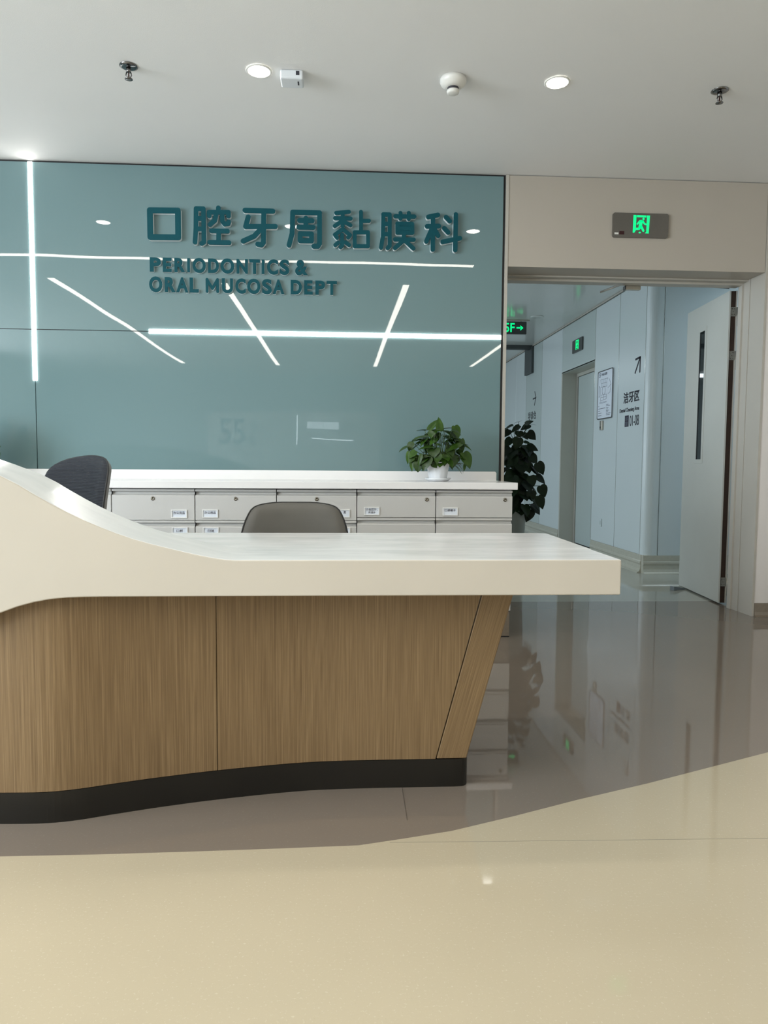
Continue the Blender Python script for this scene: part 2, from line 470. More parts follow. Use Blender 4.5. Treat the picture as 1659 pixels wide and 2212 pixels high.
# ---- corridor shell
XC = 2.80
struct(MB().box(XC + 0.028, XC + 0.2, 6.53, 7.895, 0, ZCC).box(XC + 0.028, XC + .2, 9.115, YF, 0, ZCC)
       .box(XC + .028, XC + .2, 7.895, 9.115, 2.165, ZCC).build('wall_corridor', 'recess_beige'))
wcr = bpy.data.objects['wall_corridor']
def wall_panel_x(y0, y1, z0, z1, mat):
    MB().box(XC, XC + 0.026, y0 + 0.003, y1 - 0.003, z0, z1).build('wall_panel', mat, wcr, bevel=0.0025, seg=1)
BZ = 0.168
panels = [(6.575, 7.215), (7.215, 7.905)]
for a, b in panels: wall_panel_x(a, b, BZ, ZCC - 0.018, 'corridor_panel')
wall_panel_x(7.905, 9.11, 2.150, ZCC - 0.018, 'corridor_panel_grey')
for a, b in ((9.11, 10.02),): wall_panel_x(a, b, BZ, ZCC - 0.018, 'corridor_panel')
wall_panel_x(10.02, 10.86, BZ, ZCC - 0.018, 'corridor_panel_grey')
for a, b in ((10.86, 11.5), (11.5, 12.4), (12.4, 13.4), (13.4, 14.6), (14.6, 15.9)): wall_panel_x(a, b, BZ, ZCC - 0.018, 'corridor_panel')
for y in (7.215, 6.575, 7.905, 10.02, 10.86):
    MB().box(XC - 0.0008, XC + 0.02, y - 0.0028, y + 0.0028, BZ, ZCC - 0.018).build('joint_strip', 'chrome', wcr)
# rounded corner post and the wall facing the hall
cp = []
for k in range(9):
    a = math.radians(180 + 90 * k / 8)
    cp.append((XC + 0.085 + 0.085 * math.cos(a), 6.575 + 0.085 * math.sin(a)))
cp += [(XC + 0.13, 6.49), (XC + 0.13, 6.572)]
struct(MB().prism_xy(cp, BZ, ZCC - .002).build('wall_corner', 'corridor_panel', smooth=False))
MB().box(XC + 0.1315, XC + 0.1365, 6.488, 6.50, BZ, ZCC - .018).build('joint_strip', 'chrome', bpy.data.objects['wall_corner'])
wf = struct(MB().box(XC + 0.09, 7.0, 6.53, 6.68, 0, ZCC).build('wall_facing', 'recess_beige'))
for a, b in ((XC + 0.138, 3.85), (3.853, 5.0), (5.003, 7.0)):
    MB().box(a, b, 6.492, 6.529, BZ, ZCC - .002).build('wall_panel', 'corridor_panel', wf)
# coved vinyl skirting, glossy ridge
cov = [(0.0, BZ), (-0.004, BZ), (-0.005, 0.115), (-0.011, 0.105), (-0.012, 0.09), (-0.006, 0.075), (-0.008, 0.04), (-0.02, 0.014), (-0.045, 0.0), (0.0, 0.0)]
def cove_x(name, y0, y1):
    n = len(cov)
    v = [(XC + 0.028 + d, y0, z) for d, z in cov] + [(XC + 0.028 + d, y1, z) for d, z in cov]
    v = [(x - 0.028 if i % n not in (0, n - 1) else x, y, z) for i, (x, y, z) in enumerate(v)]
    return struct(MB().add(v, [tuple(range(n)), tuple(range(2 * n - 1, n - 1, -1))] + [((i + 1) % n, i, n + i, n + (i + 1) % n) for i in range(n)]).build(name, 'coving_light'))
cove_x('baseboard_near', 6.53, 7.903)
cove_x('baseboard_far', 9.115, YF)
n = len(cov)
v = [(XC, 6.529 if i in (0, n - 1) else 6.49 + d, z) for i, (d, z) in enumerate(cov)] + [(7.0, 6.529 if i in (0, n - 1) else 6.49 + d, z) for i, (d, z) in enumerate(cov)]
struct(MB().add(v, [tuple(range(n)), tuple(range(2 * n - 1, n - 1, -1))] + [((i + 1) % n, i, n + i, n + (i + 1) % n) for i in range(n)]).build('baseboard_facing', 'coving_light'))
# recess with its door
d1 = struct(MB().box(2.995, 3.03, 7.93, 9.03, 0.012, 2.105).build('door_1', 'corridor_panel_grey', bevel=0.002))
MB().box(2.983, 3.03, 9.035, 9.075, 0, 2.15).build('door_frame', 'frame_cream', d1)
MB().box(2.983, 3.03, 7.905, 9.035, 2.11, 2.15).build('door_frame', 'recess_beige', d1)
MB().box(3.0, 3.02, 7.93, 9.03, 0.0, 0.012).build('door_gap', 'black_trim', d1)
MB().box(2.80, 3.03, 9.077, 9.113, 0, 2.151).build('reveal', 'recess_beige', d1)
MB().box(2.80, 3.03, 7.906, 7.914, 0, 2.151).build('reveal', 'frame_cream', d1)
MB().box(2.80, 3.03, 7.905, 9.113, 2.151, 2.164).build('reveal', 'recess_beige', d1)
# far end and left side of the corridor
struct(MB().box(XL, 7.0, YF, YF + .15, 0, ZCC).build('wall_end', 'corridor_panel'))
struct(MB().box(7.0, 7.15, 4.95, 6.7, 0, ZCC).build('wall_side', 'corridor_panel'))
struct(MB().box(-4.15, -4.0, 4.95, 5.4, 0, ZCC).box(-4.15, -4.0, 11.6, YF, 0, ZCC).box(-4.15, -4.0, 5.4, 11.6, 0, 0.55).box(-4.15, -4.0, 5.4, 11.6, 2.62, ZCC).build('wall_window_side', 'wall_plain'))
# smoke-curtain beam across the corridor
bm_ = struct(MB().box(-3.99, 2.795, 10.50, 10.62, ZCC - 0.055, ZCC - 0.002).build('trim_4', 'dark_beam'))
MB().box(2.765, 2.799, 10.46, 10.86, 2.335, ZCC - 0.02).build('beam_side_box', 'dark_beam', bm_)

# ================================================================== LIGHT FITTINGS
def linear_light(x0, x1, y0, y1, label):
    r = empty('linear_light', ((x0 + x1) / 2, (y0 + y1) / 2, ZC))
    lx, ly = (x1 - x0) / 2, (y1 - y0) / 2
    MB().box(-lx - .006, lx + .006, -ly - .006, ly + .006, -0.004, -0.0005).build('housing', 'plastic_white', r)
    MB().box(-lx, lx, -ly, ly, -0.008, -0.0042).build('diffuser', 'linear_led', r)
    tag(r, label, 'light')
for x in (-2.86, -1.17, 0.65, 2.45):
    linear_light(x - .03, x + .03, -4.4, 1.78, 'long recessed linear ceiling light running away from the glass wall')
    bpy.data.objects[[k for k in bpy.data.objects.keys() if k.startswith('linear_light')][-1]]['group'] = 'parallel linear ceiling lights mirrored in the glass wall'
linear_light(-4.6, 1.2, 2.51, 2.57, 'long linear ceiling light running parallel to the glass wall')

def downlight(p, label):
    r = empty('downlight', (p[0], p[1], ZC))
    MB().lathe([(0.060, -0.0005), (0.060, -0.004), (0.0515, -0.006), (0.050, -0.0015)], 32).build('rim', 'plastic_white', r, smooth=True)
    MB().lathe([(0.050, -0.0012), (0.049, -0.003), (0.030, -0.0045), (0.0, -0.0050)], 32).build('lens', 'downlight_glow', r, smooth=True)
    tag(r, label, 'downlight')
    return r
downlight((-0.383, 3.509), 'round lit ceiling downlight beside the white box sensor')
downlight((1.024, 3.507), 'round lit ceiling downlight between the smoke detector and a sprinkler')
d3 = downlight((-1.80, 3.49), 'round lit ceiling downlight seen only mirrored in the glass wall')

def sprinkler(p, label):
    r = empty('sprinkler', (p[0], p[1], ZC))
    MB().lathe([(0.0, -0.0005), (0.040, -0.0005), (0.041, -0.003), (0.030, -0.008), (0.012, -0.010), (0.0, -0.010)], 28).build('escutcheon', 'dark_chrome', r, smooth=True)
    MB().lathe([(0.0, -0.010), (0.011, -0.010), (0.011, -0.028), (0.008, -0.030), (0.0, -0.030)], 14).tube([(0.009, 0, -0.028), (0.013, 0, -0.042), (0.003, 0, -0.056)], 0.0028, 6).tube([(-0.009, 0, -0.028), (-0.013, 0, -0.042), (-0.003, 0, -0.056)], 0.0028, 6).build('body', 'dark_chrome', r, smooth=True)
    MB().lathe([(0.0, -0.055), (0.0, -0.055), (0.017, -0.057), (0.018, -0.060), (0.0, -0.062)], 18).build('deflector', 'dark_chrome', r, smooth=True)
    MB().lathe([(0.003, -0.030), (0.0035, -0.042), (0.003, -0.055)], 8).build('bulb', 'indicator_red', r, smooth=True)
    tag(r, label, 'sprinkler')
sprinkler((-0.977, 3.513), 'chrome ceiling sprinkler head above the upright end of the glass wall, left of a downlight')
sprinkler((1.83, 3.525), 'chrome ceiling sprinkler head in front of the doorway header')
scene.objects['sprinkler']['label'] = 'chrome pendent sprinkler head on the ceiling in front of the teal glass wall'

r = empty('ceiling_sensor', (-0.231, 3.53, ZC))
MB().box(-0.053, 0.053, -0.045, 0.045, -0.042, -0.0005).build('housing', 'sensor_white', r, bevel=0.008, seg=3)
MB().box(0.020, 0.036, -0.0462, -0.0445, -0.026, -0.008).build('grille', 'grille_dark', r)
MB().box(0.026, 0.033, -0.020, 0.012, -0.0430, -0.0410).build('slot', 'grille_dark', r)
tag(r, 'small white box-shaped ceiling sensor beside a downlight', 'sensor')

r = empty('smoke_detector', (0.526, 3.515, ZC))
MB().lathe([(0.0, -0.0005), (0.062, -0.0005), (0.063, -0.014), (0.058, -0.026), (0.044, -0.038), (0.033, -0.042), (0.0, -0.042)], 32).build('base', 'plastic_white', r, smooth=True)
MB().lathe([(0.027, -0.041), (0.027, -0.056)], 24).build('sensing_chamber', 'grille_dark', r, smooth=True)
for k in range(8):
    a = math.radians(45 * k)
    MB().box(-0.003, 0.003, 0.026, 0.031, -0.056, -0.040).build('rib', 'plastic_white', r)
    ob = r.children[-1]; ob.rotation_euler = (0, 0, a)
MB().lathe([(0.0, -0.054), (0.030, -0.054), (0.028, -0.066), (0.020, -0.069), (0.0, -0.069)], 24).build('cap', 'plastic_white', r, smooth=True)
tag(r, 'round white smoke detector with dark slots on the ceiling', 'smoke detector')

# added panels to light the corridor (above the doorway head, out of direct view)
for y in (5.8, 7.3):
    rr = empty('added_panel_light', (0.6, y, ZCC))
    MB().box(-0.30, 0.30, -0.30, 0.30, -0.012, -0.0005).build('frame', 'plastic_white', rr)
    MB().box(-0.28, 0.28, -0.28, 0.28, -0.016, -0.0125).build('diffuser', 'corridor_led', rr)
    tag(rr, 'added unseen square LED panel in the corridor ceiling', 'light', 'added corridor ceiling panels')
for y in (12.2, 14.2):
    rr = empty('added_panel_light', (0.4, y, ZCC))
    MB().box(-0.30, 0.30, -0.30, 0.30, -0.012, -0.0005).build('frame', 'plastic_white', rr)
    MB().box(-0.28, 0.28, -0.28, 0.28, -0.016, -0.0125).build('diffuser', 'corridor_led', rr)
    tag(rr, 'added unseen square LED panel in the corridor ceiling', 'light', 'added corridor ceiling panels')
rr = empty('added_panel_light', (4.2, 5.75, ZCC))
MB().box(-0.30, 0.30, -0.30, 0.30, -0.012, -0.0005).build('frame', 'plastic_white', rr)
MB().box(-0.28, 0.28, -0.28, 0.28, -0.016, -0.0125).build('diffuser', 'corridor_led', rr)
tag(rr, 'added unseen square LED panel in the corridor ceiling', 'light', 'added corridor ceiling panels')
rr = empty('ceiling_speaker', (2.298, 8.489, ZCC))
MB().lathe([(0.0, -0.0005), (0.075, -0.0005), (0.077, -0.004), (0.068, -0.007), (0.0, -0.005)], 28).build('grille', 'corridor_ceiling_paint', rr, smooth=True)
tag(rr, 'flat round grille set into the corridor ceiling', 'ceiling grille')

# ================================================================== RECEPTION DESK
desk = empty('reception_desk', (0, 2.3, 0))
def dpart(mb, name, mats, parent=None, **k):
    mb.v = [(x, y - 2.3, z) for x, y, z in mb.v]
    return mb.build(name, mats, parent or desk, **k)
ZT, DF, DRB, DR = 0.74, 1.938, 2.20, 2.70
prof = [(-2.6, 1.16), (-2.1, 1.155), (-1.8, 1.145), (-1.6, 1.13), (-1.42, 1.11), (-1.28, 1.085), (-1.16, 1.055), (-1.05, 1.022), (-0.96, 0.991), (-0.884, 0.962), (-0.839, 0.9385), (-0.801, 0.915), (-0.759, 0.8905),
        (-0.716, 0.867), (-0.674, 0.8465), (-0.631, 0.828), (-0.59, 0.8115), (-0.545, 0.796), (-0.497, 0.7825), (-0.447, 0.770), (-0.405, 0.760), (-0.364, 0.751), (-0.335, 0.7455), (-0.308, 0.7417), (-0.283, 0.74)]
under = [(-2.6, 0.20), (-2.0, 0.23), (-1.6, 0.30), (-1.35, 0.38), (-1.2, 0.45), (-1.08, 0.512), (-1.0, 0.552), (-0.94, 0.580), (-0.894, 0.6), (-0.851, 0.616), (-0.808, 0.628), (-0.765, 0.636), (-0.721, 0.640), (-0.678, 0.6415), (-0.62, 0.642)]
# worktop ribbon: flat top to the right, wave rising to the left
XE = 0.776
pts = prof + [(-0.2, ZT), (XE, ZT)] + [(XE, 0.6415)] + under[::-1]
mb = MB()
np_ = len(pts)
yA, yB = DF, DRB
top_idx = set(range(len(prof) + 1))      # edges i -> i+1 on the top
def ribbon(pts, y0, y1):
    n = len(pts)
    v = [(x, y0, z) for x, z in pts] + [(x, y1, z) for x, z in pts]
    m = MB()
    m.add(v, [tuple(range(n - 1, -1, -1)), tuple(range(n, 2 * n))], 1)
    for i in range(n):
        j = (i + 1) % n
        m.add([v[i], v[j], v[n + j], v[n + i]], [(0, 1, 2, 3)], 0 if i in top_idx else 1)
    me = m.mesh('worktop', ['quartz_top', 'quartz_shaded'])
    bm = bmesh.new(); bm.from_mesh(me)
    bmesh.ops.remove_doubles(bm, verts=bm.verts, dist=1e-5)
    bmesh.ops.recalc_face_normals(bm, faces=bm.faces)
    for f in bm.faces: f.smooth = len(f.verts) == 4
    bm.to_mesh(me); bm.free()
    return me
me = ribbon(pts, yA, yB)
for v_ in me.vertices: v_.co.y -= 2.3
top = bpy.data.objects.new('worktop', me); scene.collection.objects.link(top); top.parent = desk
b = top.modifiers.new('bevel', 'BEVEL'); b.width = 0.004; b.segments = 3; b.limit_method = 'ANGLE'; b.angle_limit = math.radians(50); b.harden_normals = True
# rear part of the worktop behind the ribbon, rounded rear corner
rc = [(-2.6, DRB - 0.012), (XE, DRB - 0.012)]
for k in range(7):
    a = math.radians(90 * k / 6)
    rc.append((XE + 0.004 - 0.03 + 0.03 * math.cos(a), DR - 0.03 + 0.03 * math.sin(a)))
rc.append((-2.6, DR))
dpart(MB().prism_xy(rc, 0.6412, ZT + 0.0002), 'rear_worktop', 'quartz_top')
# wavy oak front on a dark plinth
kick_px = [(0, 1780), (60, 1780), (119, 1778), (181, 1770), (217, 1763.5), (289, 1752), (362, 1741), (470, 1726.6), (600, 1713), (672, 1706.8), (745, 1704), (817, 1702), (980, 1699)]
kp = [(on_z(*p).x, on_z(*p).y) for p in kick_px]
kp = [(-2.5, 2.14), (-2.2, 2.13), (-1.9, 2.10), (-1.6, 2.06), (-1.35, 2.02), (-1.15, 2.0)] + [(x, min(y, 2.167)) for x, y in kp]
def smooth_line(p, it=2):
    for _ in range(it):
        p = [p[0]] + [((p[i - 1][0] + 2 * p[i][0] + p[i + 1][0]) / 4, (p[i - 1][1] + 2 * p[i][1] + p[i + 1][1]) / 4) for i in range(1, len(p) - 1)] + [p[-1]]
    return p
def dense(p, m=4):
    out = []
    for i in range(len(p) - 1):
        for k in range(m):
            t = k / m
            out.append((p[i][0] * (1 - t) + p[i + 1][0] * t, p[i][1] * (1 - t) + p[i + 1][1] * t))
    return out + [p[-1]]
kp = smooth_line(dense(kp), 5)
KH = 0.088
YRK = 2.62
plinth = [q for q in kp if q[0] < 0.36] + [(0.372, 2.1672)]
for k in range(1, 7):
    a = math.radians(-90 + 90 * k / 6)
    plinth.append((0.372 + 0.027 * math.cos(a), 2.194 + 0.027 * math.sin(a)))
plinth += [(0.399, YRK), (-2.5, YRK)]
dpart(MB().prism_xy(plinth, 0, KH), 'plinth', 'kick_black')
def wave_y(x):
    for i in range(len(kp) - 1):
        if kp[i][0] <= x <= kp[i + 1][0]:
            t = (x - kp[i][0]) / (kp[i + 1][0] - kp[i][0]); return kp[i][1] * (1 - t) + kp[i + 1][1] * t
    return kp[-1][1] if x > kp[-1][0] else kp[0][1]
ZW0, ZW1 = KH + 0.003, 0.6405
def under_z(x):
    for i in range(len(under) - 1):
        if under[i][0] <= x <= under[i + 1][0]:
            t = (x - under[i][0]) / (under[i + 1][0] - under[i][0]); return under[i][1] * (1 - t) + under[i + 1][1] * t
    return ZW1
def wood_panel(name, xl0, xl1, xr0, xr1, mat, nz=12, parent=None, th=0.02):
    # xl0/xr0 bottom, xl1/xr1 top; follows the wave in plan
    nx = max(4, int((max(xr0, xr1) - min(xl0, xl1)) / 0.03))
    v, f = [], []
    for lay in (0, 1):
        for j in range(2):
            z = ZW0 if j == 0 else ZW1
            for i in range(nx + 1):
                t = i / nx
                x = (xl0 * (1 - t) + xr0 * t) if j == 0 else (xl1 * (1 - t) + xr1 * t)
                v.append((x, wave_y(x) - 0.004 + lay * th, z))
    s = nx + 1
    for i in range(nx):
        f.append((i, i + 1, s + i + 1, s + i))
        f.append((2 * s + i, 3 * s + i, 3 * s + i + 1, 2 * s + i + 1))
        f.append((i, 2 * s + i, 2 * s + i + 1, i + 1)); f.append((s + i, s + i + 1, 3 * s + i + 1, 3 * s + i))
    f.append((0, s, 3 * s, 2 * s)); f.append((nx, 2 * s + nx, 3 * s + nx, s + nx))
    return dpart(MB().add(v, f), name, mat)
SX = -0.361
wood_panel('front_panel', -2.5, -2.5, SX - 0.001, SX - 0.001, 'oak_front')
def slant(z, x0=0.298, x1=0.443): return x0 + (z - KH) / (ZW1 - KH) * (x1 - x0)
wood_panel('front_panel', SX + 0.001, SX + 0.001, slant(ZW0) - 0.0035, slant(ZW1) - 0.0035, 'oak_front')
# slanted end frame of the desk
def end_frame():
    za, zb = ZW0, ZW1
    x0a, x0b = slant(za), slant(zb)
    x1a, x1b = 0.392, 0.540
    ya = wave_y(0.35) - 0.004
    v = [(x0a, ya, za), (x1a, ya, za), (x1a, YRK, za), (x0a, YRK, za), (x0b, ya, zb), (x1b, ya, zb), (x1b, YRK, zb), (x0b, YRK, zb)]
    return MB().add(v, [(0, 3, 2, 1), (4, 5, 6, 7), (0, 1, 5, 4), (1, 2, 6, 5), (2, 3, 7, 6), (3, 0, 4, 7)])
dpart(end_frame(), 'end_frame', 'oak_end', bevel=0.003)
dpart(MB().box(-2.45, 0.30, 2.20, 2.215, KH, 0.64), 'backing_panel', 'backing_black')  # near-black backing makes the front panel joints dark
dpart(MB().box(-2.5, -2.46, 2.215, YRK, 0, 0.64), 'side_panel', 'oak_front')
tag(desk, 'long reception desk with wave-shaped white worktop and oak front on dark plinth', 'desk')

# ================================================================== BACK COUNTER AND DRAWER UNITS
CT = 0.897
co = MB().box(-3.6, 1.008, 4.055, YW - 0.001, 0.857, CT).build('counter_top', 'counter_white', bevel=0.003)
tag(co, 'long white counter top on the drawer units along the glass wall', 'counter')
bs_ = MB().prism_xz([(-3.6, 0), (0.998, 0), (0.998, 0.048), (0.990, 0.057), (-3.6, 0.057)], -0.012, 0.012)
bs_.v = [(x, y + YW - 0.014, z + CT) for x, y, z in bs_.v]
bs_.build('backsplash', 'counter_white', co, bevel=0.002)

FY = 4.085   # front plane of the drawers
def drawer_profile(h):
    # (y, z) outline of a drawer front with a recessed finger pull at its top edge; y grows towards the wall
    return [(0.0, 0.0), (0.0, h - 0.037), (0.003, h - 0.034), (0.018, h - 0.027), (0.0185, h - 0.014), (0.001, h - 0.013), (0.0, h - 0.011), (0.0, h), (0.020, h), (0.020, 0.0)]
def label_holder(parent, x, z, lines, lw=0.087, lh=0.046):
    f = MB().prism_xz(rounded_rect(x - lw / 2, x + lw / 2, z - lh / 2, z + lh / 2, 0.003, 2), -0.001, 0.0005).build('label_holder', 'paper_white', parent)
    t = 0.0048
    m = MB()
    m.box(x - lw / 2, x + lw / 2, -0.005, -0.0011, z + lh / 2 - t, z + lh / 2).box(x - lw / 2, x + lw / 2, -0.005, -0.0011, z - lh / 2, z - lh / 2 + t)
    m.box(x - lw / 2, x - lw / 2 + t, -0.005, -0.0011, z - lh / 2 + t, z + lh / 2 - t).box(x + lw / 2 - t, x + lw / 2, -0.005, -0.0011, z - lh / 2 + t, z + lh / 2 - t)
    m.build('rim', 'label_frame', f)
    for body, a, b_, c, d in lines:
        text_mb(body, x + a, x + b_, z + c, z + d, -0.0016, 0.0005, 0.012).build('lettering', 'ink_violet', f)
    return f
def drawer_unit(x0, x1, ztop, rows, lock_x, labels, label):
    r = empty('drawer_unit', ((x0 + x1) / 2, FY, 0))
    w = (x1 - x0) / 2 - 0.0022
    MB().box(-w + .002, w - .002, 0.0205, 0.505, 0.152, 0.853).build('cabinet_body', 'drawer_grey', r)
    MB().box(-w + 0.004, w - 0.004, 0.006, 0.50, 0.0, 0.148).build('plinth', 'coving_vinyl', r)
    MB().box(-w + 0.004, w - 0.004, 0.003, 0.0059, 0.0, 0.006).build('plinth_gap', 'black_trim', r)
    zs = rows
    for k in range(len(zs) - 1):
        zt, zb = zs[k], zs[k + 1] + 0.0032
        h = zt - zb
        m = MB().prism_yz(drawer_profile(h), -w, w)
        m.v = [(x, y, z + zb) for x, y, z in m.v]
        d = m.build('drawer', 'drawer_grey', r, bevel=0.0012, seg=1, angle=25)
        if k == 0:
            lk = MB().lathe([(0.0, -0.003), (0.004, -0.003), (0.0042, -0.005), (0.0092, -0.005), (0.0112, -0.002), (0.0115, 0.0005)], 18, (lock_x, 0, zt - 0.053), axis='y').build('lock', 'lock_metal', d, smooth=True)
        for (row, lx, lz, lines) in labels:
            if row == k: label_holder(d, lx, lz, lines)
    tag(r, label, 'drawer unit', 'grey metal drawer units under the counter')
    return r
XB = [-1.268, -0.811, -0.358, 0.093, 0.543, 0.987]
rowsA = [0.851, 0.675, 0.50, 0.326, 0.152]
rowsB = [0.851, 0.692, 0.515, 0.335, 0.152]
def unit_local(i, px, py):
    p = on_y(px, py, FY); return p.x - (XB[i] + XB[i + 1]) / 2, p.z
OFF = [('\u529e\u516c\u7528\u54c1', -0.031, 0.031, -0.002, 0.013)]
def two(body): return [(body, -0.018, 0.018, -0.006, 0.011)]
ux = [unit_local(0, 387, 1110), unit_local(1, 454, 1109.5), unit_local(2, 739, 1109), unit_local(3, 803, 1104), unit_local(4, 972.5, 1105)]
lx = [unit_local(0, 330, 1077)[0], unit_local(1, 509, 1077)[0], unit_local(2, 684, 1078)[0], unit_local(3, 922, 1079)[0], unit_local(4, 1091, 1079)[0]]
l2 = 0.615
drawer_unit(XB[0], XB[1], .85, rowsA, lx[0], [(0, ux[0][0], ux[0][1], OFF), (1, ux[0][0] + .003, l2, two('\u53e3\u676f'))], 'grey drawer unit with label at its right edge, beside the navy chair')
drawer_unit(XB[1], XB[2], .85, rowsA, lx[1], [(0, ux[1][0], ux[1][1], OFF), (1, ux[1][0] + .003, l2, two('\u6253\u5370\u7eb8'))], 'grey drawer unit with label at its left edge, beside the grey chair back')
drawer_unit(XB[2], XB[3], .85, rowsA, lx[2], [(0, ux[2][0], ux[2][1], [('\u7c7b', 0.008, 0.022, -0.002, 0.013)]), (1, ux[2][0] + .003, l2, [])], 'grey metal drawer unit half hidden behind the grey chair back')
drawer_unit(XB[3], XB[4], .85, rowsB, lx[3], [(0, ux[3][0], ux[3][1], [('\u5c0f\u8840\u538b\u8ba1\u3001', -0.033, 0.033, 0.003, 0.016), ('\u4f53\u6e29\u8ba1', -0.019, 0.021, -0.014, -0.001)])], 'grey metal drawer unit with a two-line label, below the potted plant')
drawer_unit(XB[4], XB[5], .85, rowsB, lx[4], [(0, ux[4][0], ux[4][1], [('\u53e3\u7f69\u5e3d\u5b50', -0.031, 0.031, 0.0, 0.014)])], 'grey metal drawer unit at the open end of the counter, beside the corridor')
for k in range(5):
    a = XB[0] - 0.455 * (k + 1)
    drawer_unit(a, a + 0.455, .85, rowsA, 0.0, [], 'grey metal drawer unit behind the navy chair and the desk wave')

# ================================================================== WALL LETTERING (Chinese strokes + English letters)
ZA, ZB_ = (5.184, 300, 430), (4.046, 610, 430)
CH = [
 ('first', 'a hollow square', ZA, 31, [[(122, 124), (436, 128), (440, 428), (128, 425), (122, 124)]]),
 ('second', 'moon beside a roof', ZA, 25, [[(640, 108), (638, 330), (628, 483)], [(640, 106), (722, 108), (728, 480), (702, 497)], [(645, 216), (722, 217)], [(645, 332), (722, 335)],
   [(890, 98), (890, 140)], [(787, 188), (787, 146), (1003, 148), (1003, 190)], [(866, 160), (850, 238), (795, 286)], [(930, 160), (935, 250), (960, 280), (1000, 275), (1006, 255)], [(812, 355), (993, 360)], [(893, 360), (893, 485)], [(792, 484), (1010, 488)]]),
 ('third', 'a tooth', ZA, 27, [[(1188, 125), (1500, 135)], [(1224, 200), (1195, 307), (1528, 306)], [(1398, 135), (1395, 485), (1372, 513), (1331, 505)], [(1380, 320), (1290, 415), (1167, 470)]]),
 ('fourth', 'a frame around a mouth', ZB_, 21, [[(58, 402), (85, 300), (90, 114), (325, 120), (325, 388), (310, 412), (275, 412)], [(150, 187), (260, 189)], [(205, 168), (205, 245)], [(143, 245), (268, 247)], [(155, 303), (255, 305), (255, 365), (155, 363), (155, 303)]]),
 ('fifth', 'grain beside a box', ZB_, 17, [[(470, 121), (582, 111)], [(460, 167), (597, 170)], [(527, 118), (527, 240)], [(512, 198), (457, 235)], [(548, 203), (595, 228)], [(527, 262), (458, 312), (478, 338)], [(527, 262), (592, 315), (575, 335)], [(522, 312), (522, 408), (508, 420)], [(462, 402), (488, 380)], [(552, 378), (584, 402)],
   [(687, 112), (687, 290)], [(687, 190), (757, 190)], [(632, 290), (748, 290), (748, 412), (632, 412), (632, 290)]]),
 ('sixth', 'moon beside stacked bars', ZB_, 18, [[(862, 425), (878, 330), (882, 133), (938, 135), (938, 408), (920, 428)], [(885, 217), (935, 217)], [(885, 306), (935, 306)], [(988, 150), (1154, 153)], [(1032, 122), (1032, 170)], [(1105, 122), (1105, 172)], [(1005, 215), (1135, 218), (1135, 295), (1005, 293), (1005, 215)], [(1010, 255), (1130, 256)], [(985, 352), (1148, 355)], [(1064, 310), (1052, 368), (984, 428)], [(1075, 366), (1145, 432)]]),
 ('seventh', 'grain beside a dipper', ZB_, 20, [[(1275, 156), (1360, 138)], [(1316, 150), (1314, 440)], [(1265, 238), (1368, 235)], [(1302, 268), (1258, 370)], [(1332, 268), (1362, 320)], [(1430, 158), (1463, 192)], [(1415, 255), (1450, 292)], [(1400, 374), (1552, 342)], [(1516, 135), (1511, 445)]]),
]
TH = 0.030
def zoom_pt(z, p):
    q = on_y(z[1] + p[0] / z[0], z[2] + p[1] / z[0], YW - TH); return (q.x, q.z)
for order, desc, z, rad, strokes in CH:
    rr = rad / z[0] * YW / F_PX * 0.985
    P = [[zoom_pt(z, p) for p in s] for s in strokes]
    xs = [p[0] for s in P for p in s]; zs = [p[1] for s in P for p in s]
    cx, cz = sum((min(xs), max(xs))) / 2, min(zs)
    root = empty('sign_character', (cx, YW, cz))
    b, f, kk = MB(), MB(), 0
    for s in P:
        s = [(x - cx, zz - cz) for x, zz in s]
        for i in range(len(s) - 1):
            kk += 1
            b.capsule_xz(s[i], s[i + 1], rr, -TH + 0.0045 + kk * 0.00004, -0.0004)
            f.capsule_xz(s[i], s[i + 1], rr, -TH - kk * 0.00008, -TH + 0.0043)
    b.build('letter_body', 'sign_white', root); f.build('letter_face', 'sign_teal', root)
    tag(root, f'raised teal Chinese character like {desc}, {order} of seven', 'sign letter', 'large Chinese characters on the glass wall')
ZE = (2.304, 300, 420)
L1 = [('P', 52, 107), ('E', 117, 160), ('R', 175, 229), ('I', 239, 252), ('O', 265, 331), ('D', 343, 397), ('O', 405, 473), ('N', 485, 541), ('T', 547, 602), ('I', 610, 624), ('C', 637, 692), ('S', 700, 748), ('&', 777, 841)]
L2 = [('O', 49, 114), ('R', 127, 181), ('A', 184, 244), ('L', 251, 296), ('M', 331, 397), ('U', 412, 467), ('C', 479, 531), ('O', 538, 604), ('S', 612, 661), ('A', 665, 723), ('D', 755, 811), ('E', 822, 865), ('P', 878, 927), ('T', 934, 986)]
